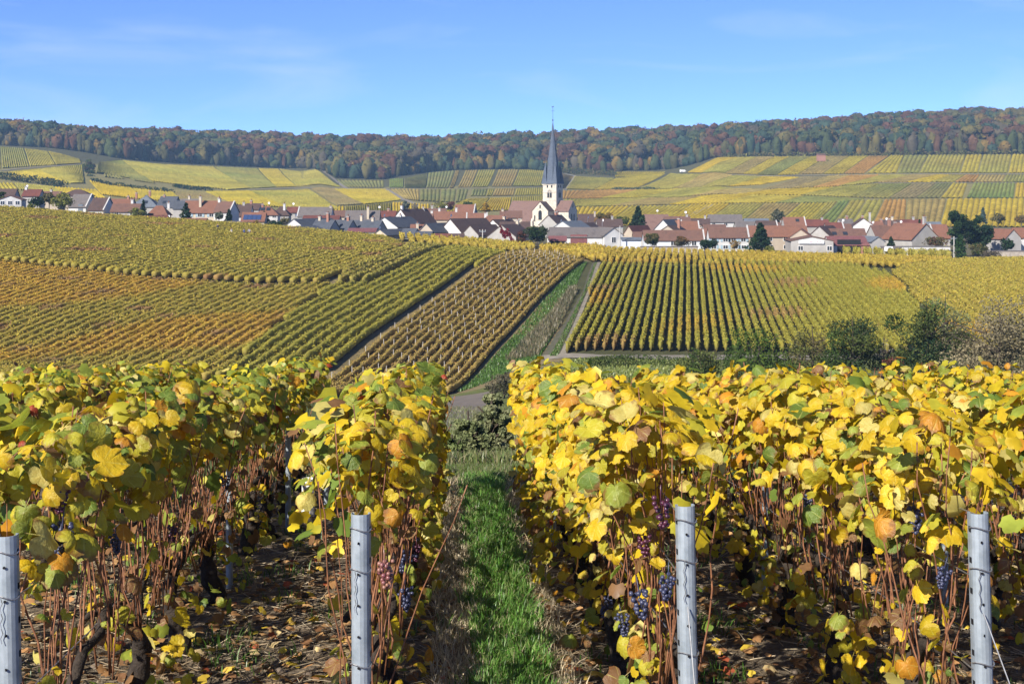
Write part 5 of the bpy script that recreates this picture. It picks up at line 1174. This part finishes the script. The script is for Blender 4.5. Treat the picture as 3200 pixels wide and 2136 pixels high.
def cane_mesh(seed):
    r = random.Random(seed); x = y = 0; pts = []; n = 8; dx, dy = r.uniform(-.12,.12), r.uniform(-.16,.16); rad = []
    for i in range(n):
        t = i/(n-1); pts.append((x + dx*t, y + dy*t, t)); x += r.gauss(0, .010); y += r.gauss(0, .011); rad.append((.0030*(1-.45*t))*(1.25 if i % 2 else 1))
    b = MB(); b.tube(pts, rad, 5); return b.mesh('cane', M['cane'], True)
CANES = [cane_mesh(i) for i in range(14)]
def trunk_mesh(seed):
    r = random.Random(seed); b = MB(); pts = []; rad = []; x = y = 0
    for i in range(9):
        t = i/8; pts.append((x, y, -.05 + .40*t)); x += r.gauss(0, .014); y += r.gauss(0, .02); rad.append((.055 - .026*t)*r.uniform(.8, 1.3))
    b.tube(pts, rad, 8)
    me = b.mesh('trunk', M['bark'], True); top = pts[-1]; arms = []
    for s in (-1, 1):
        a = MB(); q = [top]; rr = [.024]; p = list(top)
        for i in range(6): p = [p[0]+r.gauss(0, .012), p[1]+s*.075, p[2]+(.05 if i < 2 else .008)+r.gauss(0, .01)]; q.append(tuple(p)); rr.append((.021-.0018*i)*r.uniform(.8, 1.3))
        a.tube(q, rr, 7); arms.append(a.mesh('arm', M['bark'], True))
    return me, arms
TRUNKS = [trunk_mesh(i) for i in range(6)]
def bunch_mesh(seed, mt, n=34):
    r = random.Random(seed); VV = []; TT = []; o = 0
    for i in range(n):
        t = i/n; rr = .034*(1-t)**.6*math.sqrt(r.uniform(.2, 1)) + .004; a = i*2.4 + r.uniform(-.4,.4); s = r.uniform(.0075, .0105)
        VV.append(ICO2*s + np.array([math.cos(a)*rr, math.sin(a)*rr, -.105*t - .012 + r.uniform(-.006,.006)])); TT.append(ICO2T + o); o += len(ICO2)
    b = MB(); b.tube([(0,0,.05),(.003,.002,0),(0,0,-.09)], [.002,.0025,.001], 5); V = np.array(b.v)
    T = [tuple(i+o for i in f) for f in b.f]; T = np.array([(f[0], f[j], f[j+1]) for f in T for j in range(1, len(f)-1)])
    return mesh_np('grape_bunch', np.concatenate(VV+[V]), np.concatenate(TT+[T]), [M[mt]], smooth=True)
BUNCH = {k: [bunch_mesh(i+j*5, k, 30+4*i) for i in range(3)] for j, k in enumerate(('grape_d', 'grape_r', 'grape_g'))}
ORD = {3: 'first', 4: 'second', 5: 'third', 6: 'fourth'}
ROWNAME = {1: 'second row in from the left edge', 2: 'row nearest the left edge behind the first post', 3: 'row of the leftmost steel post', 4: 'row just left of the grass strip', 5: 'row just right of the grass strip', 6: 'row of the rightmost steel post', 7: 'next row right of the rightmost post', 8: 'second row right of the rightmost post', 9: 'row at the far right edge'}
NTH = ['nearest', 'second', 'third', 'fourth', 'fifth', 'sixth', 'seventh', 'eighth', 'ninth']
VINES = []
nleaf = 0
for k in ROWS:
    d = START.get(k, 4.4) + .62; vi = 0
    mood = 'green' if k <= 3 else ('mixed' if k == 4 else 'yellow')
    while d < END:
        x = rowx(k, d); px = 512 + F*x/d
        if -170 < px < 1200:
            gz = ztf(x, d); r = empty('grapevine', (x, d, gz), 0, f'{NTH[min(vi, 8)]} grapevine in view in the {ROWNAME[k]}', 'grapevine', 'grapevines of the foreground rows')
            vi += 1; rf = random.choice(TRUNKS); tk = obj('trunk', rf[0], r, rot=(0, 0, random.choice((0, math.pi)) + random.gauss(0, .1)))
            for am in rf[1]: obj('arm', am, tk)
            Hc = np.interp(d, [4.5, 6, 8, 10, 11.6], [1.29, 1.25, 1.15, 1.05, 1.0])*random.uniform(.96, 1.04)*(.97 if k <= 3 else .975)
            # canes
            nc = 30 if d < 9 else 22
            for i in range(nc):
                yy = random.uniform(-.5, .5); z0 = random.uniform(.28, .46); hh = Hc*random.uniform(.82, 1.04) - z0
                c = obj('cane', CANES[random.randrange(14)], r, (random.gauss(0, .04), yy, z0), (max(-.2, min(.2, random.gauss(0, .10))), max(-.16, min(.16, random.gauss(0, .09))), random.uniform(0, 6.28)), (random.uniform(.7, 1.4), random.uniform(.7, 1.4), hh))
            # leaves: thick in the upper third, thin among the canes, a few suckers at the foot
            path = k in (4, 5) and d > 7.6; n1, n2, n3 = 310, (150 if path else 34 if k in (3, 4) else 70), (60 if k >= 5 else 44); band = .27 if k <= 4 else .32
            n = n1+n2+n3; zz = np.concatenate([Hc*(1.02 - band*rng.random(n1)**1.3), Hc*rng.uniform(.28, .74, n2), rng.uniform(.04, .42, n3)])
            lump = np.where(zz > Hc*.6, 1, .75); xx = rng.normal(0, .12, n)*lump; sd = np.where(rng.random(n) < .5, -1, 1); xx = np.where(np.arange(n) < n1, sd*((.17 if k in (3, 4) else .20) - .20*rng.random(n)**2) + rng.normal(0, .025, n), xx)
            yy = rng.uniform(-.54, .54, n); clump = rng.uniform(-.45, .45, 4); yy[n1+n2:] = clump[rng.integers(4, size=n3)] + rng.normal(0, .09, n3)
            if path: xx[n1:n1+n2] = np.where(rng.random(n2) < .8, (1 if k == 4 else -1)*rng.uniform(.08, .22, n2), xx[n1:n1+n2]); zz[n1:n1+n2] = rng.uniform(.05, .8, n2)*Hc
            if k == 5: xx[:n1+n2] -= .06
            P = np.stack([xx, yy, zz + rng.normal(0, .02, n)], 1)
            bias = np.stack([np.sign(xx)*.75, np.full(n, -.35), np.where(zz > Hc*.92, 1.3, .55)], 1)
            X, Y, Z = frames(n, bias, .55); size = np.clip(rng.normal(.065, .022, n), .032, .13)*np.where(np.arange(n) >= n1, .80, 1)
            ci = rng.choice(9, n, p=np.array(LWT[mood])/sum(LWT[mood])); low = np.arange(n) >= n1; ci[low & (rng.random(n) < .22)] = 6
            C = LC[ci]*rng.uniform(.8, 1.15, n)[:, None]
            inframe = -20 < px < 1045; K = (260 if d < 6.5 else 170 if d < 8.5 else 90) if inframe else 0
            # those that show largest: outside of the row, towards the camera or on top
            side = -1 if x > 0 else 1
            score = xx*side*3 + (zz > Hc*.85)*.5 - yy*.5 + rng.normal(0, .25, n) + low*.35
            order = np.argsort(-score); big = order[:K]; rest = order[K:]
            for j in big:
                m4 = Matrix(((X[j, 0]*size[j], Y[j, 0]*size[j], Z[j, 0]*size[j], P[j, 0]), (X[j, 1]*size[j], Y[j, 1]*size[j], Z[j, 1]*size[j], P[j, 1]), (X[j, 2]*size[j], Y[j, 2]*size[j], Z[j, 2]*size[j], P[j, 2]), (0, 0, 0, 1)))
                o = bpy.data.objects.new('leaf', LEAVES[random.randrange(12)]); o.matrix_basis = m4; o.color = (*C[j], 1); COL.objects.link(o); o.parent = r; nleaf += 1
            if len(rest):
                V, T, CC = low_leaves(P[rest], X[rest], Y[rest], Z[rest], size[rest], C[rest])
                o = obj('foliage', mesh_np('foliage', V, T, [M['leafs']], CC, smooth=True), r); o['kind'] = 'stuff'
            VINES.append((k, d, r))
        d += .97
# grape bunches where the photograph shows them, each hung in the vine it grows on
def row_point(k, px, py):
    a = (px-512)/F; d = (ROWS[k] - RU*4.4)/(a - RU); return Vector((a*d, d, -(py-HY)/F*d))
BU = [(3,33,515,'grape_d',0,1.2),(3,30,530,'grape_d',1,1.0),(3,31,482,'grape_r',0,.9),(3,88,525,'grape_d',2,.9),(4,371,446,'grape_r',1,1.0),(4,386,546,'grape_d',0,1.15),(4,377,580,'grape_d',1,1.1),(4,345,552,'grape_g',0,.9),(4,394,540,'grape_r',2,.9),(4,405,492,'grape_d',2,.9),
      (5,696,493,'grape_r',0,1.1),(5,674,528,'grape_r',1,.95),(5,669,582,'grape_d',0,1.2),(5,635,592,'grape_d',1,.95),(5,649,608,'grape_d',2,1.0),(5,619,497,'grape_d',0,1.1),(5,703,567,'grape_d',1,.9),
      (6,831,491,'grape_d',0,1.0),(6,942,499,'grape_d',1,1.1),(6,865,450,'grape_r',2,1.0),(6,836,421,'grape_r',0,.9),(6,975,560,'grape_d',2,.8),(7,1000,470,'grape_d',0,.9),(5,610,430,'grape_d',2,.9),(5,580,446,'grape_d',1,.9),(3,205,472,'grape_d',0,.9),(3,150,520,'grape_r',1,.9)]
for k, px, py, mt, v, sc in BU:
    p = row_point(k, px, py); c = [(abs(d - p.y), r) for kk, d, r in VINES if kk == k]
    if not c: continue
    r = min(c, key=lambda q: q[0])[1]
    side = -.11 if p.x > 0 else .11
    o = obj('grape_bunch', BUNCH[mt][v], r, tuple(p + Vector((side, -.06, 0)) - r.location), (random.gauss(0, .15), random.gauss(0, .15), random.uniform(0, 6)), sc*.74)

# steel posts
def post_mesh(h):
    w, dp, t = .0295, .022, .0028; arc = [(w*math.cos(a), .004 + (dp+.004)*math.sin(a)) for a in np.linspace(math.pi, 2*math.pi, 9)]; inn = [((w-t)*math.cos(a), .004 + (dp+.004-t)*math.sin(a)) for a in np.linspace(2*math.pi, math.pi, 9)]
    o = [(-w*.72,dp),(-w,dp)] + arc + [(w,dp),(w*.72,dp),(w*.72,dp-t),(w-t,dp-t)] + inn + [(-w+t,dp-t),(-w*.72,dp-t)]
    b = MB(); b.prism(o, 'z', -.15, h); return b.mesh('channel', M['steel'])
def ring_mesh(z, tail=False):
    b = MB(); q = [(.0320*math.cos(a)*1.02, .028*math.sin(a), z + .006*math.sin(a*2)) for a in np.linspace(0, 2*math.pi, 18)]; b.tube(q, .0022, 5)
    return b
def steel_post(x, d, h, label, lean=(0, 0), detail=True, name='steel_post'):
    r = empty(name, (x, d, ztf(x, d)), random.gauss(0, .12), label, 'post'); r.rotation_euler = (lean[1], lean[0], r.rotation_euler.z)
    obj('channel', post_mesh(h), r)
    if not detail: return r
    z = h - .085; k = 0
    while z > .25:
        b = MB(); b.tube([(-.004+random.uniform(-.002,.002), -.0266, z), (-.004, -.0255, z)], .0042, 10); b.build('hole', M['hole'], r)
        for s in (-1, 1): b = MB(); b.box(s*.0297-.0012, s*.0297+.0012, -.004, .010, z+.028, z+.045); b.build('notch', M['hole'], r)
        z -= .095; k += 1
    for zz in (h-.045, h-.17, h-.46): ring_mesh(zz).build('wire_tie', M['wire'], r)
    b = MB(); q = [(-.014+.0035*math.sin(i*2.1), -.0275-.002*math.cos(i*2.1), h-.17-.014*i) for i in range(10)]; b.tube(q, .0013, 5); b.build('wire_hook', M['wire'], r)
    return r
lab = {3: 'leftmost of the near steel posts, cut by the picture edge', 4: 'near steel post left of the grass strip', 5: 'near steel post right of the grass strip', 6: 'rightmost of the near steel posts'}
for k, h, ln in ((3, 1.0, (-.02, 0)), (4, 1.0, (-.004, 0)), (5, 1.01, (-.018, 0)), (6, 1.0, (-.028, 0))):
    d = START[k]; p = rowx(k, d) - ln[0]*.9; steel_post(p, d, h, lab[k], ln)
for k, px, by, ty, label in ((3,229,588,440,'slim inner post in the left row, nearest of three'),(3,288,532,412,'slim inner post in the left row, second of three'),(3,326,514,425,'slim inner post in the left row, farthest of three'),(6,765,595,425,'slim inner post in the row of the rightmost steel post'),(7,945,610,520,'slim inner post low at the right behind the rightmost post'),(5,553,560,470,'slim inner post inside the row right of the grass strip')):
    dd = 2446.2/(by-278.2); h = (by-ty)/F*dd; q = steel_post((px-512)/F*dd, dd, min(h, 1.12), label, (0, 0), False); q.scale = (.62, .62, 1)
# white plastic sleeve round a young vine
p = Vector(((308-512)/F*10.3, 10.3, 0)); r = empty('vine_sleeve', (p.x, p.y, ztf(p.x, p.y)), 0, 'white plastic sleeve round a young vine at the left', 'plant sleeve')
b = MB()
for rr in (.052, .047): b.tube([(0,0,-.02),(0,0,.15),(.004,0,.28)], rr*.9, 10, cap=False)
b.build('tube', M['plastic'], r)
for i in range(4): b = MB(); b.tube([(.02*i-.03, -.052, .12+.02*i), (.02*i-.03, -.042, .12+.02*i)], .005, 8); b.build('air_hole', M['hole'], r)
# trellis wires and the stay wires of the two right posts
WH = {0: 'bottom', 1: 'middle', 2: 'top'}
for k in (2, 3, 4, 5, 6, 7):
    for i, hz in enumerate((.52, .80, .98)):
        s = START.get(k, 4.4); pts = []
        for d in np.linspace(s, END, 9): x = rowx(k, d); pts.append((x + .03*random.uniform(-1, 1), d, ztf(x, d) + hz - .012*math.sin((d-s)*1.3)))
        b = MB(); b.tube(pts, .0021, 4); tag(b.build('trellis_wire', M['wire']), f'{WH[i]} trellis wire of the {ROWNAME[k]}', 'wire', 'trellis wires')
for k, dx in ((5, .02), (6, .16)):
    d = START[k]; x = rowx(k, d); z = ztf(x, d); b = MB(); b.tube([(x+.0, d-.034, z+.70), (x+dx*.5, d-.24, z+.36), (x+dx, d-.48, z-.02)], .0022, 5)
    tag(b.build('stay_wire', M['wire']), 'taut stay wire at the ' + lab[k], 'wire')

# ground cover of the plot: grass strip, dry grass, weeds, fallen leaves, straw
def rowband(xa, xb, n, d0=4.8, d1=12.4):
    d = d0 + (d1-d0)*rng.random(n)**1.25; t = rng.random(n); x = (xa + (xb-xa)*t) + RU*(d-4.4); return np.stack([x, d, zt(x, d)], 1)
sp = rowband(-.15, .27, 30000); w = snoise(sp[:, 0], sp[:, 1], .09, 2); ed = np.abs((sp[:, 0] - RU*(sp[:, 1]-4.4)) - .06)/.21; sp = sp[w > -.75 + 1.35*np.maximum(0, ed-.45)/.55]
tag(obj('grass_strip', blades('grass_strip', sp, .035, .115, .0030, [(0.10,0.25,0.035),(0.14,0.31,0.05),(0.07,0.18,0.025),(0.24,0.33,0.10)], .65)), 'lush green grass strip down the middle of the path', 'grass', kind='stuff')
sp = np.concatenate([rowband(-.28, .0, 9500), rowband(.20, .36, 3500), rowband(-.12, .24, 2200)])
tag(obj('dry_grass', blades('dry_grass', sp, .02, .09, .0022, [(0.55,0.45,0.30),(0.38,0.31,0.20),(0.62,0.53,0.36)], 1.1)), 'dry bleached grass left of the green strip', 'grass', kind='stuff')
sp = np.concatenate([rowband(ROWS[k]-.45, ROWS[k]+.45, 5200) for k in (2, 3, 4, 5, 6, 7)]); w = snoise(sp[:, 0], sp[:, 1], .16, 5); sp = sp[w > .30]
tag(obj('weeds', blades('weeds', sp, .02, .10, .0030, [(0.06,0.15,0.02),(0.10,0.19,0.03),(0.05,0.10,0.02)], .7)), 'small green weeds under the vines', 'weeds', kind='stuff')
sp = np.concatenate([rowband(-3.4, 4.2, 5200, 11.8, 15.5), rowband(-.6, .7, 9000, 12.0, 17)])
tag(obj('headland_grass', blades('headland_grass', sp, .04, .12, .005, [(0.085,0.14,0.03),(0.12,0.16,0.04),(0.16,0.15,0.07)], .6)), 'short grass beyond the end of the vine rows', 'grass', kind='stuff')
vs = np.concatenate([quad_spots([(440,470),(540,470),(520,452),(444,452)], 6000, 14, 30), quad_spots([(430,455),(560,455),(545,430),(440,430)], 7000, 20, 60), quad_spots([(430,432),(570,432),(560,404),(440,406)], 6000, 35, 120)])
tag(obj('slope_grass', blades('slope_grass', vs, .08, .26, .012, [(0.14,0.17,0.05),(0.19,0.20,0.08),(0.24,0.22,0.11),(0.10,0.14,0.04)], .7)), 'rough grass on the slope below the vine rows', 'grass', kind='stuff')
vs = quad_spots([(560,384),(720,384),(720,361),(566,361)], 9000, 100, 158)
tag(obj('field_grass', blades('field_grass', vs, .15, .4, .06, [(0.20,0.24,0.06),(0.25,0.27,0.08),(0.16,0.20,0.05)], .6)), 'light green meadow grass below the cross road', 'grass', kind='stuff')
n = 5600; sp = np.concatenate([rowband(-3.2, -.28, n//2, 4.6, 12), rowband(.30, 3.6, n//2, 4.6, 12), rowband(-.3, .3, 260, 4.8, 12)]); n = len(sp)
X, Y, Z = frames(n, np.array([0, 0, 1.6]), .42); th = rng.uniform(0, 6.28, n); Y2 = X*np.sin(th)[:, None] + Y*np.cos(th)[:, None]; X2 = np.cross(Y2, Z)
FL = np.array([(0.26,0.14,0.06),(0.34,0.20,0.09),(0.17,0.09,0.045),(0.50,0.36,0.05),(0.42,0.32,0.16),(0.30,0.08,0.04),(0.40,0.27,0.05)]); c = FL[rng.choice(7, n, p=[.27,.2,.18,.11,.12,.05,.07])]*rng.uniform(.8, 1.7, n)[:, None]
V, T, CC = low_leaves(sp + np.array([0, 0, .018]) + rng.random((n, 1))*np.array([0, 0, .022]), X2, Y2, Z, rng.uniform(.028, .068, n), c)
tag(obj('fallen_leaves', mesh_np('fallen_leaves', V, T, [M['litter']], CC)), 'brown and yellow fallen leaves on the soil', 'leaves', kind='stuff')
n = 12000; sp = np.concatenate([rowband(-3.2, -.15, n//2, 4.6, 12), rowband(.26, 3.6, n//2, 4.6, 12)]); th = rng.uniform(0, 6.28, n); ln = rng.uniform(.02, .12, n); hw_ = rng.uniform(.0008, .0022, n)
dv = np.stack([np.cos(th)*ln, np.sin(th)*ln, rng.normal(0, .012, n)], 1); sv = np.stack([-np.sin(th)*hw_, np.cos(th)*hw_, np.zeros(n)], 1); sp = sp + np.array([0, 0, .014]); up = np.array([0, 0, 1.0])*hw_[:, None]*1.6
V = np.stack([sp-dv-sv, sp-dv+sv, sp+dv+sv, sp+dv-sv, sp-dv+up, sp+dv+up], 1).reshape(-1, 3); b_ = np.arange(n)[:, None]*6
T = np.concatenate([b_+np.array([[0,4,5]]), b_+np.array([[0,5,3]]), b_+np.array([[1,2,5]]), b_+np.array([[1,5,4]])]); c = np.array([(0.26,0.20,0.13),(0.17,0.12,0.07),(0.36,0.30,0.21)])[rng.integers(3, size=n)]*rng.uniform(.8, 1.6, n)[:, None]
tag(obj('straw_and_twigs', mesh_np('straw_and_twigs', V, T, [M['litter']], np.repeat(c, 6, axis=0))), 'straw and cut twigs strewn over the soil', 'straw', kind='stuff')
# small stones and clods
n = 900; sp = np.concatenate([rowband(-3.2, -.3, n//2, 4.6, 12), rowband(.3, 3.6, n//2, 4.6, 12)]); s = rng.uniform(.006, .028, n); V = (ICO1[None]*(1+rng.normal(0, .22, (n, len(ICO1), 1)))*s[:, None, None]*np.array([1.2, 1, .7]) + sp[:, None, :]).reshape(-1, 3); T = (ICO1T[None] + (np.arange(n)*len(ICO1))[:, None, None]).reshape(-1, 3)
tag(obj('clods', mesh_np('clods', V, T, [simple('clod_earth', (0.16,0.125,0.095), (0.09,0.07,0.055), 40, .95)])), 'clods of earth and small chalk stones', 'stones', kind='stuff')
print('tris', sum(len(o.data.loop_triangles) if not o.data.calc_loop_triangles() else 0 for o in bpy.data.objects if o.type == 'MESH' and o.data.users == 1), 'leaf objects', nleaf, 'objects', len(bpy.data.objects))

# ------------------------------------------------------------------ haze over the valley
def haze():
    b = MB(); b.box(-1800, 1800, -60, 1750, -60, 175); m, nt, out = mat('haze_air'); v = N(nt, 'ShaderNodeVolumePrincipled', Density=0.00015, Anisotropy=0.0)
    v.inputs['Color'].default_value = (0.42, 0.68, 1.0, 1); L(nt, v.outputs[0], out.inputs['Volume'])
    tag(b.build('haze', m), 'thin blue autumn haze over the valley', 'haze', kind='stuff')
haze()
